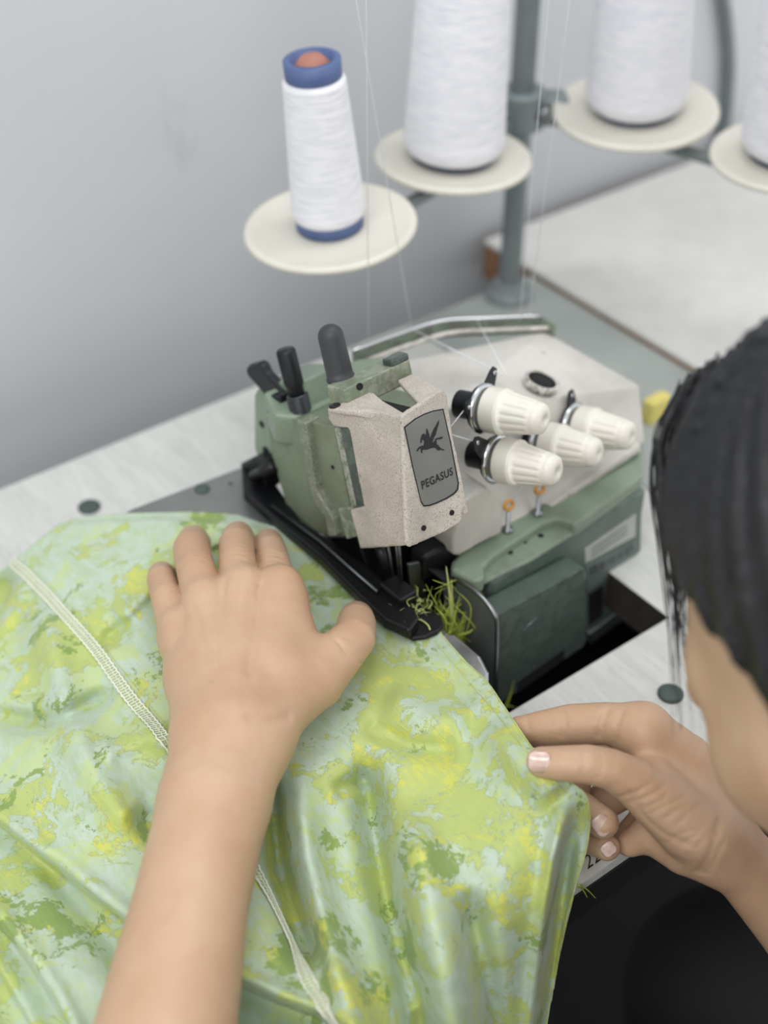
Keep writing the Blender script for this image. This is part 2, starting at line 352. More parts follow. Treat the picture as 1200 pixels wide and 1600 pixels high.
for k, (D, dr, H, px, lean, br, tr, cc, lab) in enumerate(CONES):
    ax = top_axis(D, H, px, lean); ax = ax/np.linalg.norm(ax); cone_axes.append(ax)
    bm = bmesh.new()
    lathe(bm, D-ax*.0035, ax, [(.010, 0), (dr-.004, 0), (dr, .001), (dr+.0006, .0025), (dr, .0045), (dr-.003, .0050), (dr-.005, .0040), (.03, .0032), (.006, .0032)], 64)
    obj('spool_disc', bm, M['disc'], stand, True)
    bm = bmesh.new(); lathe(bm, D-ax*.024, ax, [(.006, 0), (.006, .006), (.004, .008), (.004, .024), (.0035, .10)], 16); obj('spool_pin', bm, M['stand'], stand, True)
    base = D+ax*.0005
    tc_ = thing('thread_cone', lab, 'thread cone', group='white thread cones on the stand')
    r = cone_r(br, tr, H)
    bm = bmesh.new()
    lathe(bm, base, ax, [(br*.9, 0), (br+.0006, .0006), (r(.008), .008), (r(H*.98), H*.98), (tr+.0012, H*.985), (tr+.0012, H+.0085), (tr*.84, H+.0095), (tr*.80, H+.001)] if k == 0 else
          [(br*.9, 0), (br-.001, .0006), (r(H), H), (tr*.7, H+.014), (tr*.5, H+.014)], 40, cap=True)
    obj('cone_core', bm, M[cc], tc_, True)
    if k == 0:
        bm = bmesh.new(); lathe(bm, base+ax*(H+.0012), ax, [(tr*.75, 0), (tr*.70, .004), (tr*.4, .009), (.001, .010)], 20); obj('core_lining', bm, M['pink'], tc_, True)['label'] = 'reddish lining inside the cone top'
    bm = bmesh.new(); th = .0028 if k == 0 else .006; w0, w1 = (.007, H*.985) if k == 0 else (.004, H*.97)
    n = 70; prof = [(r(w0)-.001, w0)]
    for i in range(n+1):
        f = i/n; h = w0+(w1-w0)*f; sh = min(1, f/.05, (1-f)/.03)
        prof.append((r(h)+th*math.sqrt(max(0, sh))+.00008*math.sin(i*1.7)+.00006*rng.randn(), h))
    prof.append((r(w1)-.001, w1))
    lathe(bm, base, ax, prof, 44); obj('thread_winding', bm, M['white_thread'], tc_, True)
    # strand running from the guide above the frame down to the machine's thread rail
    bx, by, sx, sy = [(643, 512, -.10, .10), (576, 530, .0, .12), (812, 500, .012, .06), (826, 498, .03, .06)][k]
    p0 = on(bx, by, ('z', .067)); bm = bmesh.new(); tube(bm, [p0, p0+RT*sx+FH*sy*.3+ZV*.62], .00026, 6); obj('thread_strand', bm, M['white_thread'], tc_, True)

# grey cable hanging on the wall side
bm = bmesh.new(); pts = spline([pl(x, y, np.array([0, .7795, 0]), np.array([0, 1., 0])) for x, y in ((1108, -240), (1120, -80), (1134, 30), (1139, 100), (1134, 180), (1122, 270), (1112, 360), (1104, 520))], 40)
tube(bm, pts, .0058, 12); tag(obj('cable', bm, M['cable'], None, True), 'thick grey cable hanging down behind the rightmost spool discs', 'cable')

# ---------------------------------------------------------------- sewing machine
mach = thing('sewing_machine', 'worn green and beige overlock sewing machine on the white table', 'sewing machine')
A0 = -.012
# cloth plate and chip edge
bm = bmesh.new()
prism(bm, [(375, 730), (205, 795), (150, 830), (330, 990), (560, 1095), (720, 1090), (758, 1058), (752, 1040), (695, 985), (640, 960), (520, 860)], ('z', 0), -ZV*.004)
cp = obj('cloth_plate', bm, M['platesteel'], mach, bevel=.0012)
bm = bmesh.new(); lathe(bm, pz(316, 767, ZP-.001), ZV, [(.0046, 0), (.0046, .0018), (.003, .0020)], 20); obj('plate_screw', bm, M['cap'], cp, True)
bm = bmesh.new(); lathe(bm, pz(360, 757, ZP-.0005), ZV, [(.0013, 0), (.0013, .0009)], 12); obj('plate_pin', bm, M['cap'], cp, True)
for x, y in ((mco(pz(300, 770, 0))[0], .12), (-.03, .13), (-.02, .02)):
    p = mp(x, y, 0); bm = bmesh.new(); lathe(bm, (p[0], p[1], .0005), ZV, [(.007, 0), (.007, ZP-.0045)], 16); obj('support_post', bm, M['platesteel'], mach, True)
bm = bmesh.new(); prism(bm, [(690, 985), (712, 990), (752, 1024), (764, 1048), (764, 1075), (720, 1085), (680, 1010)], ('z', .0004), -ZV*.012)
obj('needle_plate', bm, M['chrome'], mach, bevel=.0022, seg=3)

# base casting
B1 = -.020
bm = bmesh.new()
bpx = [on(x, y, ('b', B1)) for x, y in ((1006, 800), (1003, 900), (975, 950), (918, 1002), (850, 1048), (790, 1095))]
poly_prism(bm, [mp(.047, B1, .0028), mp(mco(bpx[0])[0], B1, .0028)]+bpx+[mp(.047, B1, -.09)], MY*.085)
bz = obj('base_casting', bm, M['green_base'], mach, bevel=.003, seg=3)
# ledge with a recessed tray
bm = bmesh.new()
zl = .0118
prism(bm, [(706, 876), (704, 888), (742, 909), (757, 903), (756, 884), (770, 869), (845, 819), (872, 809), (890, 815), (897, 822), (1004, 745), (1006, 690), (735, 850)], ('z', zl), -ZV*.010)
obj('ledge', bm, M['green_light'], mach, bevel=.0022, seg=3)
bm = bmesh.new(); prism(bm, [(752, 911), (752, 876), (840, 812), (900, 802), (908, 825), (830, 874)], ('z', zl-.0058), -ZV*.003); tray = obj('ledge_tray', bm, M['green_light'], mach, bevel=.001)
for p in ((797, 863), (845, 837), (821, 848)):
    bm = bmesh.new(); disc_on(bm, *p, ('z', zl-.0057), .0017 if p[0] != 821 else .0008); obj('screw_hole', bm, M['void'], tray)
# labels and window on the base front
bm = bmesh.new(); prism(bm, [(914, 858), (994, 803), (993, 838), (915, 880)], ('b', B1-.0006), MY*.0012); lb = obj('paper_label', bm, M['label'], mach)
bm = bmesh.new()
for i in range(3): prism(bm, [(925, 857+i*6), (980, 820+i*6), (980, 821.5+i*6), (925, 858.6+i*6)], ('b', B1-.0009), MY*.0004)
obj('label_lines', bm, M['label_grey'], lb)
bm = bmesh.new(); prism(bm, [(915, 886), (995, 843), (995, 880), (917, 925)], ('b', B1-.0006), MY*.0012); lb = obj('grey_label', bm, M['label_grey'], mach)
bm = bmesh.new()
for (x0, x1) in ((922, 934), (938, 946), (950, 962), (966, 974), (978, 990)):
    f = lambda x: 888-(x-918)*.54
    prism(bm, [(x0, f(x0)+2), (x1, f(x1)+2), (x1, f(x1)+13), (x0, f(x0)+13)], ('b', B1-.0009), MY*.0004)
obj('label_blocks', bm, M['green_dark'], lb)
bm = bmesh.new(); prism(bm, [(920, 929), (942, 915), (942, 962), (921, 978)], ('b', B1-.0004), MY*.001); obj('sight_window', bm, M['void'], mach)
bm = bmesh.new(); prism(bm, [(920, 990), (985, 940), (984, 962), (922, 1008)], ('b', B1-.002), MY*.008); obj('lower_strip', bm, M['steel'], mach, bevel=.001)
# lower body down through the table cutout, coloured black as painted shade
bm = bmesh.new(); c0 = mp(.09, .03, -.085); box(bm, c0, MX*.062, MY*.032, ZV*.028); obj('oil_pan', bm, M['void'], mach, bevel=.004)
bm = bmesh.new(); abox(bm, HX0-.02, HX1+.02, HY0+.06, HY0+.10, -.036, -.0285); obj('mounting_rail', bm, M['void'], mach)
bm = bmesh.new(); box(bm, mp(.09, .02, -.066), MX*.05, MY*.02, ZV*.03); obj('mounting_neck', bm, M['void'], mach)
# hinged front cover
B2 = -.036
bm = bmesh.new(); prism(bm, [(776, 962), (914, 887), (918, 900), (918, 1000), (910, 1014), (772, 1107)], ('b', B2), MY*.014); fc = obj('front_cover', bm, M['green_dark'], mach, bevel=.0022, seg=3)
bm = bmesh.new(); prism(bm, [(808, 1067), (882, 1015), (882, 1030), (808, 1083)], ('b', B2-.0002), MY*.001); obj('cover_slot', bm, M['void'], fc)
bm = bmesh.new(); tube(bm, [on(x, y, ('b', B2-.0005)) for x, y in ((818, 985), (832, 972), (822, 978), (838, 966))], .0002, 5); obj('scratch', bm, M['steel'], fc)
bm = bmesh.new(); prism(bm, [(690, 903), (712, 905), (745, 926), (770, 955), (777, 985), (772, 1108), (735, 1075), (700, 1010)], ('a', .030), MX*.002); gd = obj('chip_guard', bm, M['guard'], mach, bevel=.0006)
bm = bmesh.new(); tube(bm, spline([on(x, y, ('a', .0295)) for x, y in ((690, 903), (712, 905), (745, 926), (770, 955), (777, 988), (773, 1105))], 30), .0012, 8); obj('guard_rim', bm, M['steel'], gd, True)
bm = bmesh.new(); prism(bm, [(640, 915), (700, 905), (712, 1000), (660, 1000)], ('b', .022), MY*.004); obj('back_shield', bm, M['guard'], mach, bevel=.001)
bm = bmesh.new(); prism(bm, [(690, 905), (735, 910), (800, 935), (780, 965), (740, 930), (700, 915)], ('b', -.010), MY*.02); obj('gap_shade', bm, M['void'], mach)  # black slab paints the shaded gap between ledge and front cover

# arm cover
RZ = .066
rail_px = [(552, 549), (620, 524), (690, 503), (770, 498), (845, 495)]
rail = [on(x, y, ('z', RZ)) for x, y in rail_px]
def pv(p): return np.asarray(p)
cFL = on(690, 640, ('b', .030)); cFR = on(1001, 602, ('b', .018)); cBR = on(852, 517, ('z', .058)); cBL = on(556, 580, ('z', .062))
bm = bmesh.new()
FLb, FRb = on(716, 872, ('z', .010)), on(1010, 692, ('z', .014))
BRb, BLb = cBR-ZV*.06+MY*.006, cBL-ZV*.06+MY*.006
vs_ = [bm.verts.new(p) for p in (FLb, FRb, BRb, BLb, cFL, cFR, cBR, cBL)]
for q in ((0, 1, 2, 3), (4, 5, 6, 7), (0, 1, 5, 4), (1, 2, 6, 5), (2, 3, 7, 6), (3, 0, 4, 7)): bm.faces.new([vs_[i] for i in q])
bmesh.ops.recalc_face_normals(bm, faces=bm.faces)
prism(bm, [(722, 785), (708, 845), (709, 868), (716, 869), (786, 832), (784, 792), (760, 760)], ('b', -.004), MY*.03)   # foot pilaster
prism(bm, [(860, 790), (862, 800), (1004, 706), (1004, 694)], ('b', -.003), MY*.02)
cover = cast('arm_cover', bm, M['cream'], mach, .0011, 10)
bm = bmesh.new(); d0 = np.cross(cFR-cFL, cBR-cFL); d0 /= np.linalg.norm(d0); d0 = d0 if d0[2] > 0 else -d0; p = pl(842, 606, cFL, d0)+d0*.0018; lathe(bm, p-d0*.003, d0, [(.0085, 0), (.0085, .006)], 28); obj('oil_sight', bm, M['void'], mach, True)
bm = bmesh.new(); lathe(bm, p-d0*.003, d0, [(.0085, .002), (.0102, .002), (.0102, .0066), (.0085, .0066)], 28, cap=False); obj('oil_sight_rim', bm, M['cream'], mach, True)
# chrome guard rail standing along the back of the cover
bm = bmesh.new(); n = len(rail)
dpt = -ZV*.012
tp_ = spline(rail, 24); nrm = MY*.0012
for i in range(23):
    poly_prism(bm, [tp_[i], tp_[i+1], tp_[i+1]+dpt, tp_[i]+dpt], nrm)
poly_prism(bm, [rail[-1], rail[-1]+dpt, rail[-1]+dpt-MY*.012, rail[-1]-MY*.012], MX*.0012)
gr = obj('guard_rail', bm, M['green_light'], mach)
bm = bmesh.new(); tube(bm, [q+nrm*.5 for q in tp_], .0015, 8); obj('rail_edge', bm, M['chrome'], gr, True)
off = -MY*.0075-ZV*.0045
bm = bmesh.new(); tube(bm, [q+off for q in tp_], .0016, 8); obj('rail_lip', bm, M['cream'], gr, True)

# head casting
bm = bmesh.new()
prism(bm, [(415, 650), (470, 655), (486, 662), (505, 760), (524, 838), (508, 838), (468, 822), (450, 800), (425, 715)], ('a', -.005), MX*.05)
prism(bm, [(478, 657), (520, 666), (540, 690), (560, 790), (552, 838), (524, 838), (514, 800), (498, 770)], ('a', -.0065), MX*.05)
head = cast('head_casting', bm, M['green'], mach, .0007, 8)
bm = bmesh.new()
prism(bm, [(463, 657), (477, 661), (487, 720), (494, 768), (506, 788), (521, 812), (525, 838), (513, 838), (507, 808), (488, 784), (475, 720)], ('a', -.0108), MX*.01)
cast('casting_ridge', bm, M['ridge'], head, .0006, 6)
bm = bmesh.new(); prism(bm, [(528, 795), (550, 792), (560, 838), (541, 843)], ('a', -.0095), MX*.006); obj('lower_pad', bm, M['green'], head, bevel=.0008)
bm = bmesh.new(); prism(bm, [(521, 668), (562, 668), (574, 795), (548, 800)], ('a', -.0085), MX*.01); obj('side_plate', bm, M['green_dark'], head, bevel=.0006)
bm = bmesh.new(); prism(bm, [(521, 668), (530, 668), (556, 792), (549, 798)], ('a', -.0092), MX*.004); obj('chipped_edge', bm, M['ridge'], head, bevel=.001)
bm = bmesh.new(); disc_on(bm, 520, 730, ('a', -.0066), .0012); obj('screw_hole', bm, M['void'], head)
bm = bmesh.new()
prism(bm, [(397, 618), (404, 604), (418, 598), (470, 596), (480, 640), (426, 722), (403, 717), (397, 700)], ('a', .006), MX*.03)
back = cast('back_casting', bm, M['green_light'], mach, .0009, 8)
for p, r in (((409, 663), .0022), ((416, 706), .0034), ((428, 722), .003)):
    bm = bmesh.new(); disc_on(bm, *p, ('a', .0058), r); obj('screw_hole', bm, M['void'], back)
bm = bmesh.new(); prism(bm, [(428, 648), (412, 612), (470, 590), (560, 560), (600, 556), (634, 566), (626, 588), (560, 622), (500, 656)], ('z', .080), -ZV*.02)
cast('arm_casting', bm, M['green_light'], mach, .0011, 8)
bm = bmesh.new(); tube(bm, [on(x, y, ('z', .0802)) for x, y in ((476, 597), (503, 606))], .0007, 6); obj('oil_groove', bm, M['void'], mach)
# top block that carries the rubber capped cylinder
q = tco(on(537, 609, ('a', -.009))); y0, h0 = q[1], q[2]
a1 = tco(on(641, 563, ('y', y0)))[0]; y1 = tco(on(505, 604, ('h', h0)))[1]
bm = bmesh.new(); box(bm, tp((-.009+a1)/2, (y0+y1)/2, h0-.0060), MX*((a1+.009)/2), HY*((y1-y0)/2), HZ*.0060); blk = obj('top_block', bm, M['green'], mach, bevel=.0012, seg=3)
bm = bmesh.new(); box(bm, tp(a1-.006, y0+.004, h0+.0015), MX*.006, HY*.004, HZ*.002); obj('block_ear', bm, M['green_dark'], blk, bevel=.0012)
bm = bmesh.new(); disc_on(bm, 562, 604, ('y', y0-.0002), .0019); obj('block_screw', bm, M['dark'], blk)
cb = on(532, 589, ('h', h0)); L = .0275; R = .0065
bm = bmesh.new(); lathe(bm, cb-HZ*.001, HZ, [(R*1.14, 0), (R*1.14, .0012), (R*1.06, .0015)]+[(R*(1.06-.05*i/6), .0015+(L-R*.9)*i/6) for i in range(7)]+[(R*1.0*math.cos(t), L-R*.9+.0015+R*.95*math.sin(t)) for t in np.linspace(.1, 1.5, 9)], 32); obj('rubber_cap', bm, M['black_rubber'], mach, True)
# knurled screw
hs = tco(on(471, 655, ('a', -.003)))[2]; sb = on(471, 645, ('h', hs))
bm = bmesh.new(); prof = [(.0058, -.002)]
for i in range(9): h = i*.00125; prof += [(.0047, h), (.0060, h+.0003), (.0060, h+.0007), (.0047, h+.0010)]
lathe(bm, sb, HZ, prof, 28); obj('screw_thread', bm, M['gunmetal'], mach, True)
bm = bmesh.new(); lathe(bm, sb, HZ, [(.0044, .010), (.0044, .0150), (.0050, .0165), (.0052, .0175), (.0052, .0355), (.0046, .0370), (.001, .0372)], 64, rfun=lambda r, h, t: r+(.00012*math.cos(32*t) if .017 < h < .0356 else 0)); obj('knurled_screw', bm, M['black'], mach, True)
# presser release lever
bm = bmesh.new(); prism(bm, [(384, 574), (389, 570), (402, 567), (408, 571), (414, 584), (440, 611), (449, 620), (448, 634), (430, 642), (417, 636), (416, 622), (386, 588)], ('a', .004), MX*.006)
lev = obj('release_lever', bm, M['black'], mach, bevel=.0018, seg=3)
bm = bmesh.new(); lathe(bm, on(436, 632, ('a', .001)), MX, [(.0048, 0), (.0052, .0006), (.0052, .012)], 20); obj('lever_pivot', bm, M['black'], lev, True)
bm = bmesh.new(); box(bm, on(440, 622, ('a', .0015)), MX*.004, HY*.0045, HZ*.003); obj('lever_spring', bm, M['black'], lev, bevel=.001)
bm = bmesh.new(); prism(bm, [(414, 644), (420, 641), (449, 652), (447, 657)], ('a', -.0062), MX*.012); obj('lever_bracket', bm, M['dark'], lev, bevel=.0008)

# face cover
yf = tco(on(633, 660, ('a', A0)))[1]
hl = tco(on(560, 640, ('a', A0)))[2]
bm = bmesh.new(); TH_ = .003
prism(bm, [(511, 637), (570, 640), (628, 651), (634, 660), (640, 853), (563, 858), (546, 797), (568, 792), (545, 670), (520, 667), (513, 655)], ('a', A0), MX*TH_)
prism(bm, [(628, 650), (692, 607), (699, 618), (722, 775), (723, 812), (716, 820), (690, 834), (640, 856), (636, 850)], ('y', yf), HY*TH_)
prism(bm, [(511, 637), (540, 626), (576, 612), (584, 613), (598, 625), (632, 645), (628, 652)], ('h', hl), -HZ*TH_)
prism(bm, [(621, 594), (646, 583), (690, 606), (694, 612), (656, 632)], ('h', hl), -HZ*TH_)
prism(bm, [(626, 650), (656, 628), (692, 606), (694, 614), (634, 656)], ('h', hl), -HZ*TH_*1.4)
ar = tco(on(700, 640, ('y', yf)))[0]
pr = [tp(ar-TH_, yf, hl), tp(ar-TH_, yf+.012, hl-.001), tp(ar-TH_, yf+.012, hl-.06), tp(ar-TH_, yf, hl-.06)]
poly_prism(bm, pr, MX*TH_)
fcv = cast('face_cover', bm, M['beige'], mach, .0006, 12)
bm = bmesh.new(); yc = (yf+.005+y0+.016)/2; box(bm, tp((A0+ar)/2, yc, hl-.031), MX*((ar-A0)/2-.004), HY*(y0+.016-yf-.005)/2, HZ*.0255); obj('notch_shade', bm, M['void'], mach)  # black box stands in for shade inside the cover's notch
bm = bmesh.new(); disc_on(bm, 523, 634, ('h', hl+.0002), .0030, .0008); obj('cover_screw', bm, M['dark'], fcv, True)
for p in ((662, 825), (706, 801)):
    bm = bmesh.new(); disc_on(bm, *p, ('y', yf-.0002), .0014); obj('screw_hole', bm, M['void'], fcv)
# nameplate with emblem and lettering
arc = [(634, 669), (637.5, 666), (650, 656), (664, 648.5), (678, 643.5), (692, 641)]
plate_px = arc+[(704, 695), (715, 754), (714, 764), (708, 771), (697, 778), (684, 784), (672, 788.5), (663, 789.5), (659, 783), (646, 728)]
bm = bmesh.new(); cxp, cyp = 675, 718
prism(bm, [(cxp+(x-cxp)*1.055, cyp+(y-cyp)*1.03) for x, y in plate_px], ('y', yf-.0004), HY*.0012); obj('nameplate_border', bm, M['ink'], fcv)
bm = bmesh.new(); prism(bm, plate_px, ('y', yf-.0008), HY*.0014); npl = obj('nameplate', bm, M['nameplate'], fcv, bevel=.0002)
def zp(x, y): return 620+x/5.714, 580+y/5.714
horse = [
    [(288, 640), (318, 572), (340, 505), (360, 462), (379, 434), (376, 470), (360, 520), (350, 560), (330, 600), (312, 655)],
    [(276, 640), (262, 560), (265, 510), (274, 520), (290, 560), (300, 620)],
    [(298, 600), (318, 545), (338, 500), (322, 560), (306, 630)],
    [(210, 640), (214, 600), (222, 575), (238, 556), (258, 566), (272, 600), (276, 650), (262, 676), (240, 672), (246, 630), (238, 610), (226, 618), (222, 640)],
    [(246, 655), (290, 636), (320, 640), (350, 612), (358, 640), (352, 684), (330, 684), (300, 690), (268, 702), (244, 694)],
    [(262, 665), (226, 664), (196, 680), (177, 712), (186, 716), (202, 692), (232, 690), (262, 690)],
    [(250, 688), (222, 686), (213, 708), (222, 730), (231, 731), (226, 710), (240, 700), (262, 702)],
    [(340, 650), (366, 655), (384, 678), (404, 694), (426, 700), (424, 708), (398, 704), (374, 690), (346, 686)],
    [(338, 668), (352, 690), (366, 706), (386, 708), (384, 698), (372, 692), (356, 670)],
    [(340, 608), (362, 596), (384, 592), (412, 584), (408, 600), (386, 608), (362, 608), (346, 622)]]
bm = bmesh.new()
for i, pg in enumerate(horse): prism(bm, [zp(*p) for p in pg], ('y', yf-.00095-.00001*i), HY*.0002)
obj('winged_horse_emblem', bm, M['ink'], npl)
def lettering(name, text, quad, pln, mat, parent, lift, bold=.012):
    cu = bpy.data.curves.new(name, 'FONT'); cu.body = text; cu.extrude = 0; cu.offset = bold; cu.space_character = 1.12; cu.resolution_u = 3
    ob = bpy.data.objects.new(name, cu); COL.objects.link(ob)
    dg = bpy.context.evaluated_depsgraph_get(); me = bpy.data.meshes.new_from_object(ob.evaluated_get(dg))
    bpy.data.objects.remove(ob); bpy.data.curves.remove(cu)
    co = np.array([v.co[:] for v in me.vertices]); lo, hi = co.min(0), co.max(0)
    TL, TR, BR, BL = [on(x, y, pln) for x, y in quad]
    for v, c in zip(me.vertices, co):
        u = (c[0]-lo[0])/(hi[0]-lo[0]); w = (c[1]-lo[1])/(hi[1]-lo[1])
        v.co = ((TL*(1-u)+TR*u)*w+(BL*(1-u)+BR*u)*(1-w))+lift
    me.name = name; me.materials.clear(); return link(name, me, mat, parent)
lettering('lettering', 'PEGASUS', [(657.5, 752), (706.5, 729.5), (708, 742), (659.8, 765)], ('y', yf-.00095), M['ink'], npl, -HY*.0001, .02)
lettering('ruler_digits', '22', [(913, 1337), (934, 1326), (939, 1344), (918, 1359)], ('z', -ZP+.0012), M['ink'], ruler, ZV*.0002, 0)
# presser arm, foot, needles, knives
bm = bmesh.new()
prism(bm, [(376, 722), (392, 716), (412, 722), (424, 745), (470, 812), (560, 872), (640, 940), (655, 965), (640, 985), (600, 968), (560, 930), (500, 870), (430, 812), (380, 768)], ('z', .013), -ZV*.007)
pa_ = obj('presser_arm', bm, M['dark'], mach, bevel=.0015, seg=3)
bm = bmesh.new(); prism(bm, [(376, 724), (392, 716), (413, 722), (414, 768), (396, 776), (377, 762)], ('a', -.004), MX*.012); obj('arm_hinge', bm, M['black'], pa_, bevel=.002, seg=3)
bm = bmesh.new(); tube(bm, [on(x, y, ('a', -.006)) for x, y in ((398, 744), (428, 728))], .004, 12); obj('hinge_pin', bm, M['dark'], pa_, True)
bm = bmesh.new(); tube(bm, [on(x, y, ('z', .0145)) for x, y in ((425, 790), (500, 846), (590, 925))], .0012, 8); obj('arm_rod', bm, M['gunmetal'], pa_, True)
bm = bmesh.new()
prism(bm, [(575, 920), (610, 905), (650, 940), (690, 962), (694, 975), (684, 987), (668, 994), (645, 997), (620, 985)], ('z', .0058), -ZV*.003)
ft = obj('presser_foot', bm, M['dark'], mach, bevel=.0012, seg=3)
bm = bmesh.new(); box(bm, on(622, 930, ('z', .012)), MX*.006, MY*.009, ZV*.006); obj('foot_shank', bm, M['dark'], ft, bevel=.0012)
for x, y in ((628, 955), (629, 962)):
    bm = bmesh.new(); disc_on(bm, x, y, ('z', .006), .0011); obj('foot_screw', bm, M['chrome'], ft, True)
for (x0, y0_), (x1, y1_), r in (((606, 852), (621, 938), .0007), ((619, 850), (628, 940), .0008), ((623, 850), (631, 940), .0007)):
    bm = bmesh.new(); p, q_ = on(x0, y0_, ('a', -.004)), on(x1, y1_, ('a', .0))
    tube(bm, [p, p*.6+q_*.4, q_*.95+p*.05, q_], [r*1.2, r*1.0, r*.7, r*.3], 8); obj('needle', bm, M['gunmetal'], mach, True)
bm = bmesh.new(); p, q_ = on(592, 850, ('a', -.002)), on(604, 888, ('a', -.002)); tube(bm, [p, q_], [.003, .0022], 12); obj('needle_clamp', bm, M['black'], mach, True)
bm = bmesh.new(); prism(bm, [(605, 846), (640, 846), (722, 812), (735, 870), (716, 890), (690, 905), (640, 925), (612, 915)], ('b', .020), MY*.03); obj('looper_housing', bm, M['dark'], mach, bevel=.002)
bm = bmesh.new(); prism(bm, [(638, 882), (656, 878), (668, 935), (655, 945), (644, 935)], ('b', .004), MY*.002); kn = obj('upper_knife', bm, M['steel'], mach, bevel=.0005)
bm = bmesh.new(); box(bm, on(676, 868, ('b', .008)), MX*.012, MY*.006, ZV*.009); obj('knife_holder', bm, M['dark'], mach, bevel=.002)
bm = bmesh.new(); prism(bm, [(662, 905), (690, 900), (694, 950), (672, 960)], ('b', .012), MY*.003); obj('lower_knife', bm, M['gunmetal'], mach, bevel=.0005)
bm = bmesh.new(); prism(bm, [(498, 838), (556, 840), (575, 890), (540, 880)], ('a', .004), MX*.03); obj('presser_bar_guide', bm, M['dark'], mach, bevel=.001)

# tension knobs
_k = math.radians(12); _p = math.radians(15)
KD = -(MY*math.cos(_k)-ZV*math.sin(_k))*math.cos(_p)+MX*math.sin(_p); KD /= np.linalg.norm(KD)
ku = np.cross(KD, ZV); ku /= np.linalg.norm(ku); kv = np.cross(ku, KD)
def groove(r, h, t):
    if .0165 < h < .0325: return r-.00075*max(0, math.cos(14*t))**2*min(1, (h-.0165)/.002, (.0325-h)/.002)
    return r
for (px, py, b, sc, tabs) in ((752, 637, .014, 1.0, ((-28, -2), (34, -52))), (772, 716, .000, 1.0, ((-30, -25), None)), (842, 690, .012, .98, (None, None)), (893, 664, .016, 1.0, ((8, -45), None))):
    p = on(px, py, ('b', b)); s = sc
    bm = bmesh.new()
    lathe(bm, p, KD, [(r*s, h*s) for r, h in [(.0112, .005), (.0122, .0052), (.0124, .006), (.0124, .0135), (.0126, .0140), (.0126, .0150), (.0116, .0152), (.0114, .0165)]+[(.0114-.0024*f, .0165+.016*f) for f in np.linspace(0, 1, 9)]+[(.0084, .0330), (.0086, .0345), (.0078, .0372), (.0055, .0386), (.0022, .0390), (.0016, .0382), (.0002, .0380)]], 84, rfun=groove)
    kb = obj('tension_knob', bm, M['knob'], mach, True)
    bm = bmesh.new(); lathe(bm, p, KD, [(.0115*s, 0), (.0135*s, .0006), (.0138*s, .002), (.0125*s, .0030), (.0105*s, .0034)], 48); obj('tension_disc', bm, M['chrome'], kb, True)
    bm = bmesh.new(); lathe(bm, p-KD*.014, KD, [(.0075*s, 0), (.0075*s, .012), (.0118*s, .0122), (.0118*s, .0142)], 32); obj('tension_post', bm, M['black'], kb, True)
    for tb in tabs:
        if tb is None: continue
        e = on(px+tb[0], py+tb[1], ('b', b+.0)); e = p+(e-p)-KD*((e-p)@KD); dv = e-p; dv /= np.linalg.norm(dv); sv = np.cross(KD, dv)
        bm = bmesh.new(); poly_prism(bm, [p+sv*.006+dv*.009, e+sv*.0036, e+dv*.003+sv*.002, e+dv*.003-sv*.002, e-sv*.0036, p-sv*.006+dv*.009], KD*.0012)
        gt = obj('thread_guide', bm, M['black'], kb, bevel=.0004)
        bm = bmesh.new(); lathe(bm, e+KD*.0012, KD, [(.0013, 0), (.0013, .0006)], 10); obj('guide_eye', bm, M['chrome'], gt, True)
# posts with orange thread eyelets
for (bx, by), (ex, ey) in (((793, 829), (795, 789)), ((840, 803), (843, 764))):
    p = on(bx, by, ('z', .0118)); e = on(ex, ey, ('b', mco(p)[1]))
    bm = bmesh.new(); lathe(bm, p, e-p, [(.0032, 0), (.0032, .0016), (.0012, .0022), (.0011, np.linalg.norm(e-p)-.004)], 14); ps = obj('eyelet_post', bm, M['steel'], mach, True)
    bm = bmesh.new(); ring = [e+(MX*math.cos(t)*.0032+(ZV*.8+MY*.3)*math.sin(t)*.0030) for t in np.linspace(0, 2*math.pi, 24, endpoint=False)]
    tube(bm, ring, .0011, 8, closed=True); obj('thread_eyelet', bm, M['ceramic'], ps, True)
# threads lying across the machine
def seg(name, pts, r=.00028): bm = bmesh.new(); tube(bm, pts, r, 6); return obj(name, bm, M['white_thread'], mach, True)
seg('machine_thread', [on(640, 512, ('z', RZ)), on(785, 585, ('b', .012))]); seg('machine_thread', [on(745, 500, ('z', RZ)), on(790, 583, ('b', .012))])
seg('machine_thread', [on(728, 637, ('b', .012)), on(700, 672, ('b', .010))]); seg('machine_thread', [on(742, 690, ('b', .0)), on(708, 680, ('b', .004)), on(690, 670, ('b', .01))])
seg('machine_thread', [on(795, 789, ('b', -.002)), on(822, 752, ('b', -.01))]); seg('machine_thread', [on(700, 545, ('z', RZ)), on(898, 640, ('b', .016))])
# small yellow block on the table behind the machine
yb = pz(1022, 655, .0); bm = bmesh.new(); box(bm, yb+ZV*.0095, MX*.010, MY*.005, ZV*.0095)
tag(obj('sponge', bm, M['yellow'], None, bevel=.002), 'small yellow block on the table past the machine\'s far end', 'sponge')
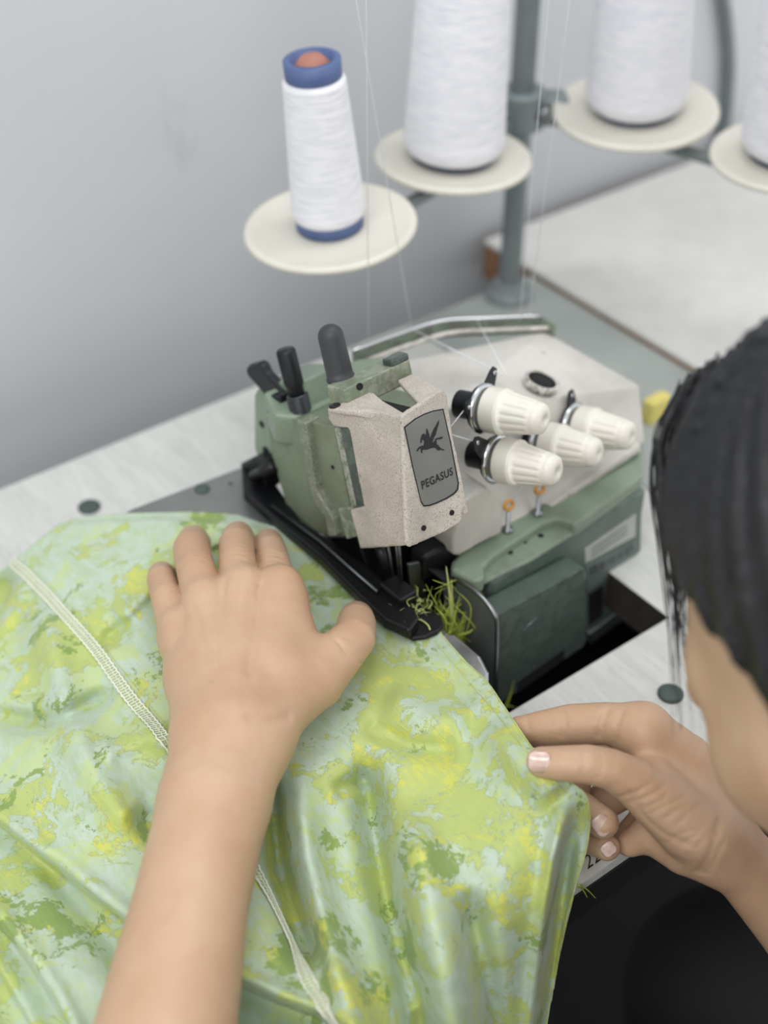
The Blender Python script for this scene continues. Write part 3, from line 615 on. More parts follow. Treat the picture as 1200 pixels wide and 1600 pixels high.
# ---------------------------------------------------------------- the green brocade fabric
CTRL = [ # px, py, ('z' height | 'Y' distance of a hanging point)
    (-150, 900, 'z', .008), (-150, 1100, 'z', .010), (-150, 1400, 'z', .014), (-150, 1780, 'z', .014),
    (0, 893, 'z', .014), (20, 880, 'z', .030), (92, 820, 'z', .040), (200, 803, 'z', .0545), (300, 800, 'z', .0545), (372, 806, 'z', .055), (432, 834, 'z', .0545),
    (520, 880, 'z', .0515), (590, 960, 'z', .0505), (640, 985, 'z', .0500), (684, 985, 'z', .0515), (730, 1035, 'z', .0530), (760, 1062, 'z', .056), (795, 1110, 'z', .066), (830, 1165, 'z', .0755),
    (860, 1195, 'z', .0755), (893, 1222, 'z', .075), (914, 1240, 'z', .069), (922, 1290, 'z', .052), (915, 1335, 'z', .040), (900, 1385, 'z', .024),
    (885, 1440, 'z', .006), (872, 1500, 'z', -.018), (852, 1620, 'z', -.062), (840, 1780, 'z', -.12),
    (860, 1260, 'z', .064), (850, 1330, 'z', .054), (820, 1420, 'z', .036), (780, 1500, 'z', .018), (760, 1600, 'z', -.010), (740, 1780, 'z', -.055),
    (480, 930, 'z', .0515), (600, 1050, 'z', .0515), (700, 1090, 'z', .055), (760, 1160, 'z', .060), (640, 1150, 'z', .0540), (700, 1250, 'z', .052), (620, 1250, 'z', .047), (700, 1350, 'z', .047), (600, 1350, 'z', .036), (650, 1450, 'z', .034), (560, 1450, 'z', .030), (640, 1600, 'z', .014), (540, 1600, 'z', .026), (600, 1780, 'z', -.004),
    (380, 900, 'z', .053), (300, 880, 'z', .054), (200, 870, 'z', .052), (280, 960, 'z', .0535), (420, 980, 'z', .052), (400, 1080, 'z', .0515), (300, 1060, 'z', .051), (520, 1120, 'z', .053), (480, 1230, 'z', .048),
    (120, 950, 'z', .044), (40, 1000, 'z', .026), (160, 1080, 'z', .040), (80, 1120, 'z', .028), (0, 1100, 'z', .020), (0, 1240, 'z', .022), (120, 1250, 'z', .031), (250, 1250, 'z', .037), (350, 1250, 'z', .042), (420, 1330, 'z', .036),
    (80, 1400, 'z', .026), (200, 1400, 'z', .030), (0, 1400, 'z', .020), (300, 1400, 'z', .030), (100, 1560, 'z', .020), (250, 1560, 'z', .022), (0, 1600, 'z', .014), (400, 1500, 'z', .034), (470, 1540, 'z', .034), (200, 1780, 'z', .010), (400, 1780, 'z', .012), (60, 1780, 'z', .012)]
def tps_fit(P, v, lam=2e-4):
    n = len(P); Q = P/400.0; r2 = ((Q[:, None]-Q[None])**2).sum(-1); K = .5*r2*np.log(r2+1e-12)
    A = np.zeros((n+3, n+3)); A[:n, :n] = K+np.eye(n)*lam*10; A[:n, n] = A[n, :n] = 1; A[:n, n+1:] = Q; A[n+1:, :n] = Q.T
    w = np.linalg.solve(A, np.concatenate([v, np.zeros(3)])); return Q, w
_P = np.array([c[:2] for c in CTRL], float); _Q, _w = tps_fit(_P, np.array([c[3] for c in CTRL]))
def tps(X):
    q = X/400.0; out = np.zeros(len(q))
    for s in range(0, len(q), 20000):
        qq = q[s:s+20000]; r2 = ((qq[:, None]-_Q[None])**2).sum(-1); out[s:s+20000] = (.5*r2*np.log(r2+1e-12))@_w[:-3]+_w[-3]+qq@_w[-2:]
    return out
def polydist(X, pts):                        # signed distance in px to an open polyline (+ on its right hand), and fade at its ends
    pts = np.array(pts, float); best = np.full(len(X), 1e9); sg = np.zeros(len(X)); par = np.zeros(len(X)); L = np.concatenate([[0], np.cumsum(np.linalg.norm(np.diff(pts, axis=0), axis=1))])
    for i in range(len(pts)-1):
        a, b = pts[i], pts[i+1]; ab = b-a; h = np.clip(((X-a)@ab)/(ab@ab), 0, 1); d = X-a-h[:, None]*ab; dd = np.linalg.norm(d, axis=1)
        s = np.sign(ab[0]*(X[:, 1]-a[1])-ab[1]*(X[:, 0]-a[0])); m = dd < best
        best[m] = dd[m]; sg[m] = s[m]; par[m] = L[i]+h[m]*(L[i+1]-L[i])
    t = par/L[-1]; fade = np.clip(np.minimum(t, 1-t)/.18, 0, 1); fade = fade*fade*(3-2*fade)
    return best*np.where(sg == 0, 1, sg), fade
sm = lambda x: np.clip(x, 0, 1)**2*(3-2*np.clip(x, 0, 1))
FOLDS = [ # kind, polyline, width px, amplitude m ; 'step' drops on the right-hand (below/left of travel) side and recovers over 'rec' px
    ('step', [(-160, 1200), (-60, 1245), (0, 1282), (60, 1328), (130, 1383), (195, 1432), (260, 1490), (330, 1560)], 9, .011, 120),
    ('step', [(-160, 1330), (-40, 1400), (0, 1438), (50, 1500), (85, 1555), (110, 1602), (150, 1700), (180, 1790)], 9, .012, 110),
    ('step', [(-120, 1440), (0, 1514), (28, 1560), (52, 1602), (90, 1700)], 8, .009, 80),
    ('groove', [(-60, 1118), (0, 1120), (50, 1128), (90, 1128), (130, 1105), (190, 1075)], 16, .005, 0),
    ('ridge', [(40, 930), (70, 1010), (95, 1090), (130, 1180), (180, 1260), (230, 1330)], 34, .006, 0),
    ('groove', [(30, 950), (60, 1050), (80, 1100)], 26, .003, 0),
    ('step', [(24, 884), (28, 905), (22, 930), (5, 960), (-30, 1010), (-80, 1060)], 8, .010, 150),
    ('step2', [(84, 828), (130, 818), (200, 814), (260, 812), (330, 819), (395, 829), (440, 842)], 5, .004, 200),
    ('ridge', [(180, 985), (220, 945), (262, 900), (290, 870), (330, 840)], 20, .004, 0),
    ('groove', [(150, 1010), (200, 975), (240, 935), (262, 905)], 13, .003, 0),
    ('ridge', [(330, 815), (390, 822), (420, 850)], 13, .003, 0),
    ('groove', [(340, 850), (345, 880), (352, 900)], 12, .004, 0),
    ('groove', [(898, 1262), (893, 1300), (882, 1370), (870, 1450), (857, 1560), (845, 1680), (838, 1790)], 13, .009, 0),
    ('ridge', [(893, 1232), (880, 1275), (866, 1340), (852, 1430), (838, 1540), (820, 1700)], 15, .006, 0),
    ('ridge', [(760, 1130), (800, 1180), (850, 1225), (880, 1250)], 28, .004, 0),
    ('groove', [(575, 1150), (572, 1230), (585, 1300), (604, 1400), (630, 1500), (655, 1600), (680, 1720), (690, 1790)], 24, .010, 0),
    ('ridge', [(470, 1180), (462, 1260), (478, 1350), (500, 1450), (540, 1550), (575, 1640), (600, 1790)], 30, .009, 0),
    ('ridge', [(640, 1240), (650, 1330), (672, 1430), (700, 1530), (725, 1640), (740, 1790)], 42, .008, 0),
    ('groove', [(730, 1380), (745, 1470), (765, 1560), (780, 1660), (790, 1790)], 22, .008, 0),
    ('groove', [(400, 1180), (430, 1250), (440, 1350), (470, 1450), (500, 1530)], 26, .012, 0),
    ('groove', [(520, 1240), (545, 1225), (580, 1212)], 14, .003, 0),
    ('step', [(590, 1660), (545, 1612), (500, 1583), (440, 1562), (370, 1530), (300, 1500)][::-1], 9, .024, 150),
    ('ridge', [(600, 1085), (660, 1120), (740, 1130)], 24, .0025, 0), ('groove', [(560, 1130), (640, 1165), (720, 1180)], 16, .0022, 0),
    ('groove', [(655, 1000), (690, 1050), (740, 1110)], 20, .002, 0),
    ('ridge', [(150, 1180), (230, 1150), (280, 1160)], 22, .003, 0), ('groove', [(200, 1260), (270, 1310), (320, 1400)], 24, .004, 0), ('groove', [(60, 1330), (100, 1390), (150, 1450), (240, 1560)], 20, .004, 0)]
def wob(X, s, k):
    r = np.random.RandomState(k); o = np.zeros(len(X))
    for i in range(7):
        a = r.rand()*6.28; w = s*(.6+1.2*r.rand()); o += np.sin((X[:, 0]*math.cos(a)+X[:, 1]*math.sin(a))*w+r.rand()*6.28+1.5*np.sin((X[:, 0]*math.sin(a)-X[:, 1]*math.cos(a))*w*.6))
    return o/7
FG = dict(step=1.3, ridge=2.1, groove=2.2, step2=1.0)
def zfun(X):
    X = np.asarray(X, float); z = tps(X)
    for kind, pts, w, A, rec in FOLDS:
        d, f = polydist(X, pts); A = A*FG[kind]
        if kind == 'ridge': z += A*f*np.exp(-(d/w)**2)
        elif kind == 'groove': z -= A*f*np.exp(-(d/w)**2)
        elif kind == 'step': z -= A*f*sm(d/w)*(1-sm((d-w)/rec)); z += A*.25*f*np.exp(-((d+w)/(1.6*w))**2)
        elif kind == 'step2': z -= A*f*sm(-d/w)*(1-sm((-d-w)/rec))
    z += .0009*wob(X, .045, 3)+.00045*wob(X, .11, 5)
    return z
def unproj(X, z):
    D = FW[None]+RT[None]*((X[:, 0]-600)/F)[:, None]+UP[None]*((800-X[:, 1])/F)[:, None]
    return CAM[None]+D*((z-CAM[2])/D[:, 2])[:, None]
def smax(a, b, k): h = np.clip(.5+.5*(a-b)/k, 0, 1); return b+(a-b)*h+k*h*(1-h)
def clamp_z(X, z):                           # never through table or cloth plate
    P = unproj(X, z); zt = np.full(len(X), .0025); Pt = unproj(X, zt)
    D = FW[None]+RT[None]*((X[:, 0]-600)/F)[:, None]+UP[None]*((800-X[:, 1])/F)[:, None]
    zy = CAM[2]+D[:, 2]*((TY0-.005-CAM[1])/D[:, 1])
    fl = np.where(Pt[:, 1] > TY0-.005, zt, np.minimum(zy, .0025))
    w = np.clip((zy+.075)/.035, 0, 1); w = np.where(Pt[:, 1] > TY0-.005, 1, w); fl = fl*w+(np.minimum(z, fl)-.02)*(1-w)   # below the tabletop the cloth hangs free
    z = smax(z, fl, .012); P = unproj(X, z)
    a, b = (P-ORG)@MX, (P-ORG)@MY
    w = sm((a+.080)/.012)*sm((.047-a)/.012)*sm((b+.072)/.012)
    return np.where(z < ZP+.0018, z+(ZP+.0018-z)*w, z)
def cloth_at(px, py):
    X = np.array([[px, py], [px+2, py], [px, py+2]], float); P = unproj(X, clamp_z(X, zfun(X))); n = np.cross(P[2]-P[0], P[1]-P[0]); n /= np.linalg.norm(n)
    return P[0], n if n@(CAM-P[0]) > 0 else -n
OUT = [(-150, 900), (0, 893), (18, 879), (40, 860), (62, 842), (92, 818), (125, 808), (200, 802), (300, 799), (370, 803), (410, 817), (440, 826), (490, 845), (540, 885), (575, 925), (605, 955), (640, 975), (684, 983), (700, 1002), (730, 1035), (760, 1062), (790, 1105), (830, 1165), (860, 1198), (893, 1222), (911, 1235), (920, 1252), (922, 1290), (915, 1335), (900, 1385), (885, 1440), (872, 1500), (862, 1560), (852, 1620), (840, 1785), (-150, 1785)]
OUTP = np.array(OUT, float)
def dens(P, st=3):
    o = []
    for i in range(len(P)):
        a, b = P[i], P[(i+1) % len(P)]; n = max(1, int(np.linalg.norm(b-a)/st)); o += [a+(b-a)*k/n for k in range(n)]
    return np.array(o)
def inside(X, P):
    c = np.zeros(len(X), bool); j = len(P)-1
    for i in range(len(P)):
        xi, yi = P[i]; xj, yj = P[j]
        if yi != yj: c ^= ((yi > X[:, 1]) != (yj > X[:, 1])) & (X[:, 0] < (xj-xi)*(X[:, 1]-yi)/(yj-yi)+xi)
        j = i
    return c
def cloth_mesh():
    st = 3.4; gx = np.arange(-152, 930, st); gy = np.arange(792, 1790, st); nx, ny = len(gx), len(gy)
    X = np.stack(np.meshgrid(gx, gy, indexing='ij'), -1).reshape(-1, 2)
    ins = inside(X, OUTP).reshape(nx, ny)
    cell = ins[:-1, :-1] | ins[1:, :-1] | ins[:-1, 1:] | ins[1:, 1:]
    used = np.zeros((nx, ny), bool)
    for a in (0, 1):
        for b in (0, 1): used[a:nx-1+a, b:ny-1+b] |= cell
    outv = np.where((used & ~ins).ravel())[0]; D = dens(OUTP)
    for i in outv: X[i] = D[((D-X[i])**2).sum(1).argmin()]
    idx = np.full(nx*ny, -1); u = np.where(used.ravel())[0]; idx[u] = np.arange(len(u)); XX = X[u]
    P = unproj(XX, clamp_z(XX, zfun(XX)))
    ci, cj = np.where(cell); q = np.stack([ci*ny+cj, (ci+1)*ny+cj, (ci+1)*ny+cj+1, ci*ny+cj+1], 1)
    me = bpy.data.meshes.new('fabric'); me.from_pydata(P.tolist(), [], idx[q][:, ::-1].tolist()); me.validate(); me.update()
    for p in me.polygons: p.use_smooth = True
    return me
fabric = link('fabric', cloth_mesh(), M['cloth'])
tag(fabric, 'lime green and mint brocade fabric draped over the machine plate and table edge', 'fabric')
s_ = fabric.modifiers.new('thickness', 'SOLIDIFY'); s_.thickness = .0006; s_.offset = -1
# overlocked seams: chain edges, rungs and loops of thread
def seam(line, w=.0026, pitch=.0019):
    L = spline(line, 160); PN = [cloth_at(*p) for p in L]; P = np.array([p for p, n in PN]); N = np.array([n for p, n in PN])
    s = np.concatenate([[0], np.cumsum(np.linalg.norm(np.diff(P, axis=0), axis=1))]); m = int(s[-1]/pitch)
    ss = np.linspace(0, s[-1], m); P = np.stack([np.interp(ss, s, P[:, i]) for i in range(3)], 1); N = np.stack([np.interp(ss, s, N[:, i]) for i in range(3)], 1)
    T = np.gradient(P, axis=0); T /= np.linalg.norm(T, axis=1)[:, None]; B = np.cross(N, T)
    bm = bmesh.new()
    band = [[bm.verts.new(P[i]+B[i]*w*k+N[i]*.0004) for k in (-1, -.3, .3, 1)] for i in range(m)]
    o = None
    for i in range(m-1):
        for k in range(3): bm.faces.new((band[i][k], band[i][k+1], band[i+1][k+1], band[i+1][k]))
    bo = obj('overlock_seam', bm, M['seam_band'], fabric, True); bo['label'] = 'serged white seam band'
    bm = bmesh.new(); nn = N*.0009
    for sd, r in ((-1, .00048), (1, .00048), (.15, .00028)):
        c = [P[i]+B[i]*w*(sd+.16*math.sin(i*math.pi))+nn[i]+B[i]*(.00028 if i % 2 else -.00028) for i in range(m)]; tube(bm, c, r, 5)
    for i in range(m-1): tube(bm, [P[i]-B[i]*w+nn[i], P[i]*.5+P[i+1]*.5+nn[i]*1.25, P[i+1]*.6+P[i]*.4+B[i]*w+nn[i]], .00027, 4, cap=False)
    obj('seam_thread', bm, M['overlock'], bo, True)
seam([(20, 877), (60, 915), (105, 965), (150, 1015), (200, 1085), (245, 1140), (278, 1185), (310, 1230)])
seam([(380, 1330), (400, 1364), (425, 1412), (450, 1465), (475, 1520), (505, 1570), (535, 1612), (575, 1680)])
def stitch(line, name='stitch_line', r=.00016, dash=1, mat='fringe_pale'):
    L = spline(line, 150); P = [(lambda a: a[0]+a[1]*.0003)(cloth_at(*p)) for p in L]; bm = bmesh.new()
    if dash:
        for i in range(0, 148, 3): tube(bm, P[i:i+3], r, 4)
    else: tube(bm, P, r, 5)
    obj(name, bm, M[mat], fabric, True)
stitch([(415, 1350), (455, 1420), (480, 1490), (515, 1560), (560, 1630)]); stitch([(60, 895), (130, 970), (190, 1045), (260, 1135)])
stitch([(680, 1002), (720, 1050), (770, 1108), (815, 1165), (850, 1205), (885, 1240)], 'hem_stitch', .0002, 0)
stitch([(686, 985), (700, 1003), (730, 1037), (760, 1064), (790, 1107), (828, 1164), (860, 1199), (893, 1223), (911, 1237), (919, 1254), (921, 1290), (914, 1334), (899, 1384), (884, 1440), (871, 1500), (861, 1560), (851, 1620)], 'cut_edge', .00022, 0)
# trimmed fringe caught at the knives
def blade(bm, p, q, r, bend):
    p, q = np.asarray(p), np.asarray(q); L = np.linalg.norm(q-p)
    pts = spline([p, p*.6+q*.4+bend*L*.5, q], 9); tube(bm, pts, [r*(1-.9*(i/8)**1.5) for i in range(9)], 5)
fr = thing('fabric_trimmings', 'tuft of yellow green trimmed fabric fringe caught beside the needle plate', 'fabric trimmings')
bm = bmesh.new(); blade(bm, on(706, 990, ('b', -.016)), on(697, 885, ('b', -.012)), .0016, MX*.05); blade(bm, on(716, 1000, ('b', -.016)), on(705, 905, ('b', -.014)), .0012, -MX*.05); obj('long_shred', bm, M['fringe_pale'], fr, True)
bm = bmesh.new()
for i in range(90):
    x = 690+rng.rand()*50; y = 985+rng.rand()*12+(x-690)*.25; L = 24+78*rng.rand()**1.4; a = -1.57+rng.randn()*.75
    p = on(x, y, ('b', -.010-.012*rng.rand())); q = on(x+L*math.cos(a), y+L*math.sin(a), ('b', -.010-.012*rng.rand())); blade(bm, p, q, .0003+.0006*rng.rand(), rng.randn(3)*.3)
for i in range(16):
    p = on(690+30*rng.rand(), 990+8*rng.rand(), ('b', -.012)); q = on(655+20*rng.rand(), 945+25*rng.rand(), ('b', -.010)); blade(bm, p, q, .0003, rng.randn(3)*.4)
t_ = obj('shred', bm, M['fringe'], fr, True); t_['kind'] = 'stuff'
lint = thing('lint', 'pale green lint sitting on the black presser foot', 'lint')
bm = bmesh.new()
for i in range(70):
    x, y = 640+14*rng.randn(), 950+10*rng.randn(); p = on(x, y, ('z', .0065+.004*rng.rand())); q = p+rng.randn(3)*.0035; q[2] = max(q[2], p[2]-.0005); blade(bm, p, q, .0003, rng.randn(3)*.4)
t_ = obj('lint_fibre', bm, M['fringe_pale'], lint, True); t_['kind'] = 'stuff'
bm = bmesh.new(); tube(bm, spline([on(x, y, ('z', .0068)) for x, y in ((605, 962), (614, 958), (622, 966), (634, 970), (655, 968), (668, 976), (672, 984))], 24), .0004, 5); obj('loose_end', bm, M['fringe_pale'], lint, True)
bm = bmesh.new(); blade(bm, on(790, 1104, ('b', -.036)), on(803, 1062, ('b', -.038)), .0009, MX*.1); blade(bm, on(792, 1104, ('b', -.036)), on(812, 1108, ('b', -.038)), .0004, ZV*.2)
tag(obj('fabric_shred', bm, M['fringe'], None, True), 'single yellow green shred against the dark green front cover', 'fabric trimmings')
bm = bmesh.new(); p0_ = pz(903, 1383, .008)
for q in ((920, 1398), (938, 1412), (926, 1420)): blade(bm, p0_, pd(q[0], q[1], .69), .0005, ZV*.1)
tag(obj('fabric_shred', bm, M['fringe'], None, True), 'dim shreds hanging below the table edge at the fabric corner', 'fabric trimmings')
# ---------------------------------------------------------------- the person: signed distance body, one continuous skin
def cone_d(P, a, b, ra, rb):
    a, b = np.asarray(a), np.asarray(b); ab = b-a; L2 = ab@ab+1e-12; h = np.clip(((P-a)@ab)/L2, 0, 1)
    return np.linalg.norm(P-a-h[..., None]*ab, axis=-1)-(ra+(rb-ra)*h)
def ell_d(P, c, r, B=None):
    q = P-np.asarray(c)
    if B is not None: q = q@B.T
    r = np.asarray(r); k0 = np.linalg.norm(q/r, axis=-1); k1 = np.linalg.norm(q/(r*r), axis=-1); return k0*(k0-1)/(k1+1e-9)
def smin(a, b, k): h = np.clip(.5+.5*(b-a)/k, 0, 1); return b+(a-b)*h-k*h*(1-h)
def smax(a, b, k): return -smin(-a, -b, k)
def chain(P, pts, k=.003):                   # pts: (point, radius)
    d = None
    for (a, ra), (b, rb) in zip(pts, pts[1:]):
        e = cone_d(P, a, b, ra, rb); d = e if d is None else np.minimum(d, e)
    return d
def surface(fn, lo, hi, h):
    lo = np.asarray(lo, float); n = np.ceil((np.asarray(hi)-lo)/h).astype(int)+2; Bk = 8
    nb = np.ceil(n/Bk).astype(int); n = nb*Bk+1
    cg = np.stack(np.meshgrid(*[np.arange(k) for k in nb], indexing='ij'), -1).reshape(-1, 3)
    dc = fn(lo+(cg*Bk+Bk/2)*h); act = np.abs(dc) < h*Bk*1.15
    f = np.repeat(np.repeat(np.repeat(dc.reshape(nb), Bk, 0), Bk, 1), Bk, 2); f = np.pad(f, ((0, 1),)*3, mode='edge').astype(np.float32)
    loc = np.stack(np.meshgrid(*[np.arange(Bk+1)]*3, indexing='ij'), -1).reshape(-1, 3)
    ac = cg[act]
    for s in range(0, len(ac), 250):
        g = (ac[s:s+250, None]*Bk+loc[None]); v = fn(lo+g.reshape(-1, 3)*h); gi = g.reshape(-1, 3); f[gi[:, 0], gi[:, 1], gi[:, 2]] = v
    ins = f < 0; cnt = np.zeros(n-1); acc = np.zeros(tuple(n-1)+(3,), np.float32)
    sl = lambda o: tuple(slice(a, k-1+a) for a, k in zip(o, n))
    corners = [(i, j, k) for i in (0, 1) for j in (0, 1) for k in (0, 1)]
    allin = np.ones(n-1, bool); anyin = np.zeros(n-1, bool)
    for c in corners: s_ = ins[sl(c)]; allin &= s_; anyin |= s_
    mixed = anyin & ~allin; ci = np.stack(np.where(mixed), 1); pos = np.zeros((len(ci), 3)); num = np.zeros(len(ci))
    for c in corners:
        for ax in range(3):
            if c[ax] == 0:
                c2 = list(c); c2[ax] = 1; a = f[tuple((ci+np.array(c)).T)]; b = f[tuple((ci+np.array(c2)).T)]; m = (a < 0) != (b < 0)
                t = np.where(m, a/(a-b+1e-20), 0); p = np.array(c, float)[None].repeat(len(ci), 0); p[:, ax] += t; pos += np.where(m[:, None], p, 0); num += m
    V = lo+(ci+pos/num[:, None])*h; idx = np.full(n-1, -1); idx[mixed] = np.arange(len(ci)); quads = []
    for ax in range(3):
        u, w = (ax+1) % 3, (ax+2) % 3; s0 = [slice(0, k) for k in n]; s1 = [slice(0, k) for k in n]; s0[ax] = slice(0, n[ax]-1); s1[ax] = slice(1, n[ax])
        x = ins[tuple(s0)] != ins[tuple(s1)]; e = np.stack(np.where(x), 1); e = e[(e[:, u] > 0) & (e[:, w] > 0) & (e[:, u] < n[u]-1) & (e[:, w] < n[w]-1)]
        fl = ins[tuple(e.T)]; o = []
        for du, dw in ((0, 0), (1, 0), (1, 1), (0, 1)):
            q = e.copy(); q[:, u] -= du; q[:, w] -= dw; o.append(idx[tuple(q.T)])
        o = np.stack(o, 1); o[~fl] = o[~fl][:, ::-1]; quads.append(o)
    Q = np.concatenate(quads); return V, Q[(Q >= 0).all(1)]
def to_mesh(name, parts):
    V = []; Q = []; k = 0
    for v, q in parts: V.append(v); Q.append(q+k); k += len(v)
    V = np.concatenate(V); Q = np.concatenate(Q); me = bpy.data.meshes.new(name)
    me.vertices.add(len(V)); me.vertices.foreach_set('co', V.astype(np.float32).ravel()); me.loops.add(len(Q)*4); me.polygons.add(len(Q))
    me.loops.foreach_set('vertex_index', Q.astype(np.int32).ravel()); me.polygons.foreach_set('loop_start', np.arange(0, len(Q)*4, 4, dtype=np.int32)); me.polygons.foreach_set('loop_total', np.full(len(Q), 4, np.int32))
    me.polygons.foreach_set('use_smooth', np.ones(len(Q), bool)); me.update(); me.validate(); return me
def lp(px, py, z, r): return (pz(px, py, z), r*.001)             # left hand: pixel, height, radius in mm
def rp(px, py, d, r): return (pd(px, py, d), r*d/F)             # right hand: pixel, distance, radius in px

# left hand, back of the hand up, fingers bent down onto the fabric
LF = [[lp(283, 1000, .083, 10.2), lp(262, 935, .085, 8.3), lp(252, 906, .080, 7.5), lp(252, 897, .067, 7.0), lp(258, 899, .0605, 6.4)],
      [lp(322, 950, .093, 11), lp(306, 890, .094, 9.8), lp(299, 858, .087, 9.7), lp(302, 845, .070, 8.6), lp(308, 848, .0625, 7.6)],
      [lp(378, 930, .096, 11.2), lp(371, 880, .096, 9.4), lp(369, 851, .089, 9.2), lp(372, 838, .071, 8.4), lp(376, 842, .0625, 7.6)],
      [lp(434, 935, .093, 11.6), lp(428, 888, .088, 9.2), lp(423, 862, .080, 8.5), lp(420, 848, .066, 7.9), lp(419, 846, .0615, 7.2)]]
LT = [lp(440, 1085, .082, 17), lp(490, 1062, .082, 15), lp(526, 1026, .083, 12.3), lp(553, 998, .082, 10.6), lp(557, 974, .075, 9.8), lp(557, 966, .0640, 9.0)]
LP = [[lp(283, 1000, .083, 10.2), lp(322, 1140, .083, 15)], [lp(322, 950, .093, 11), lp(342, 1140, .087, 18)], [lp(378, 930, .096, 11.2), lp(365, 1140, .087, 18.5)], [lp(434, 935, .093, 11.6), lp(392, 1135, .085, 17)],
      [lp(434, 935, .093, 11.6), lp(442, 1060, .084, 16)], [lp(440, 1085, .082, 17), lp(395, 1165, .083, 16)], [lp(434, 955, .088, 11.6), lp(478, 1040, .080, 11)], [lp(310, 1060, .083, 13), lp(420, 1050, .086, 16)]]
LW = [lp(359, 1160, .084, 21), lp(335, 1254, .080, 24.0), lp(297, 1417, .070, 24.2), lp(261, 1600, .058, 28.0)]
dirL = LW[3][0]-LW[2][0]; dirL /= np.linalg.norm(dirL)
L_EL = LW[3][0]+dirL*.085; L_SH = np.array([.205, .0, .05])
LW.append((L_EL, .036)); 
KN = [(lp(440, 912, .0985, 9.4), lp(436, 938, .097, 8)), (lp(383, 912, .1015, 8.6), lp(379, 940, .100, 8)), (lp(321, 932, .0985, 8.2), lp(324, 960, .098, 7)), (lp(277, 978, .088, 7.8), lp(284, 1002, .089, 7)),
      (lp(434, 930, .1015, 2.2), lp(385, 1120, .1015, 2.0)), (lp(378, 925, .1045, 2.2), lp(365, 1120, .1035, 2.0)), (lp(323, 945, .101, 2.2), lp(345, 1110, .1025, 2.0))]
def left_arm(P):
    fs = [chain(P, c) for c in LF]+[chain(P, LT)]; d = fs[0]
    for x in fs[1:]: d = smin(d, x, .0012)
    p = None
    for c in LP: e = chain(P, c); p = e if p is None else smin(p, e, .010)
    w = chain(P, LW); w = smin(w, chain(P, [lp(332, 1165, .084, 17), lp(318, 1254, .080, 18)]), .008); w = smin(w, chain(P, [lp(388, 1160, .083, 16.6), lp(352, 1254, .080, 18)]), .008)
    w = smin(w, cone_d(P, L_EL, L_EL+(L_SH-L_EL)*.6, .038, .045), .02)
    for a, b in KN: p = smin(p, cone_d(P, a[0], b[0], a[1], b[1]), .004)
    p = smin(p, w, .009); d = smin(d, p, .006)
    return d
# right hand pinching the fabric edge between thumb and forefinger
RF = [[rp(1005, 1142, .640, 43), rp(950, 1130, .647, 33), rp(893, 1133, .653, 33), rp(845, 1140, .657, 29), rp(812, 1143, .659, 24)],
      [rp(1000, 1172, .668, 36), rp(900, 1178, .682, 31), rp(893, 1252, .664, 26), rp(942, 1286, .642, 25)],
      [rp(1005, 1210, .675, 34), rp(910, 1275, .680, 26), rp(908, 1308, .664, 22), rp(948, 1324, .648, 21)],
      [rp(1030, 1270, .668, 34), rp(978, 1312, .674, 24), rp(985, 1318, .657, 21), rp(1008, 1305, .652, 19)]]
RTH = [rp(847, 1191, .613, 24.5), rp(880, 1193, .610, 28), rp(918, 1194, .609, 30.5), rp(955, 1202, .611, 32), rp(992, 1222, .616, 38), rp(1070, 1288, .628, 50)]
RPM = [[rp(1005, 1142, .642, 43), rp(1062, 1200, .648, 58), rp(1120, 1305, .640, 52)], [rp(1000, 1172, .668, 36), rp(1110, 1290, .655, 45)], [rp(1005, 1210, .675, 34), rp(1110, 1300, .660, 42)], [rp(1030, 1270, .668, 34), rp(1105, 1315, .650, 42)],
       [rp(1022, 1302, .655, 34), rp(1070, 1322, .644, 44), rp(1115, 1330, .640, 44)], [rp(1015, 1225, .626, 44), rp(1095, 1300, .630, 52)]]
RW = [rp(1118, 1310, .640, 50), rp(1165, 1352, .645, 55), rp(1240, 1440, .656, 62), rp(1340, 1565, .672, 74)]
R_EL = RW[-1][0]+(RW[-1][0]-RW[-2][0])/np.linalg.norm(RW[-1][0]-RW[-2][0])*.10; R_SH = np.array([.535, .0, .05])
RW.append((R_EL, .036))
def right_arm(P):
    fs = [chain(P, c) for c in RF]; d = fs[0]
    for x in fs[1:]: d = smin(d, x, .0012)
    p = None
    for c in RPM: e = chain(P, c); p = e if p is None else smin(p, e, .008)
    p = smin(p, chain(P, RW), .012); p = smin(p, cone_d(P, R_EL, R_EL+(R_SH-R_EL)*.6, .038, .045), .02)
    d = smin(d, p, .005); return smin(d, chain(P, RTH), .004)
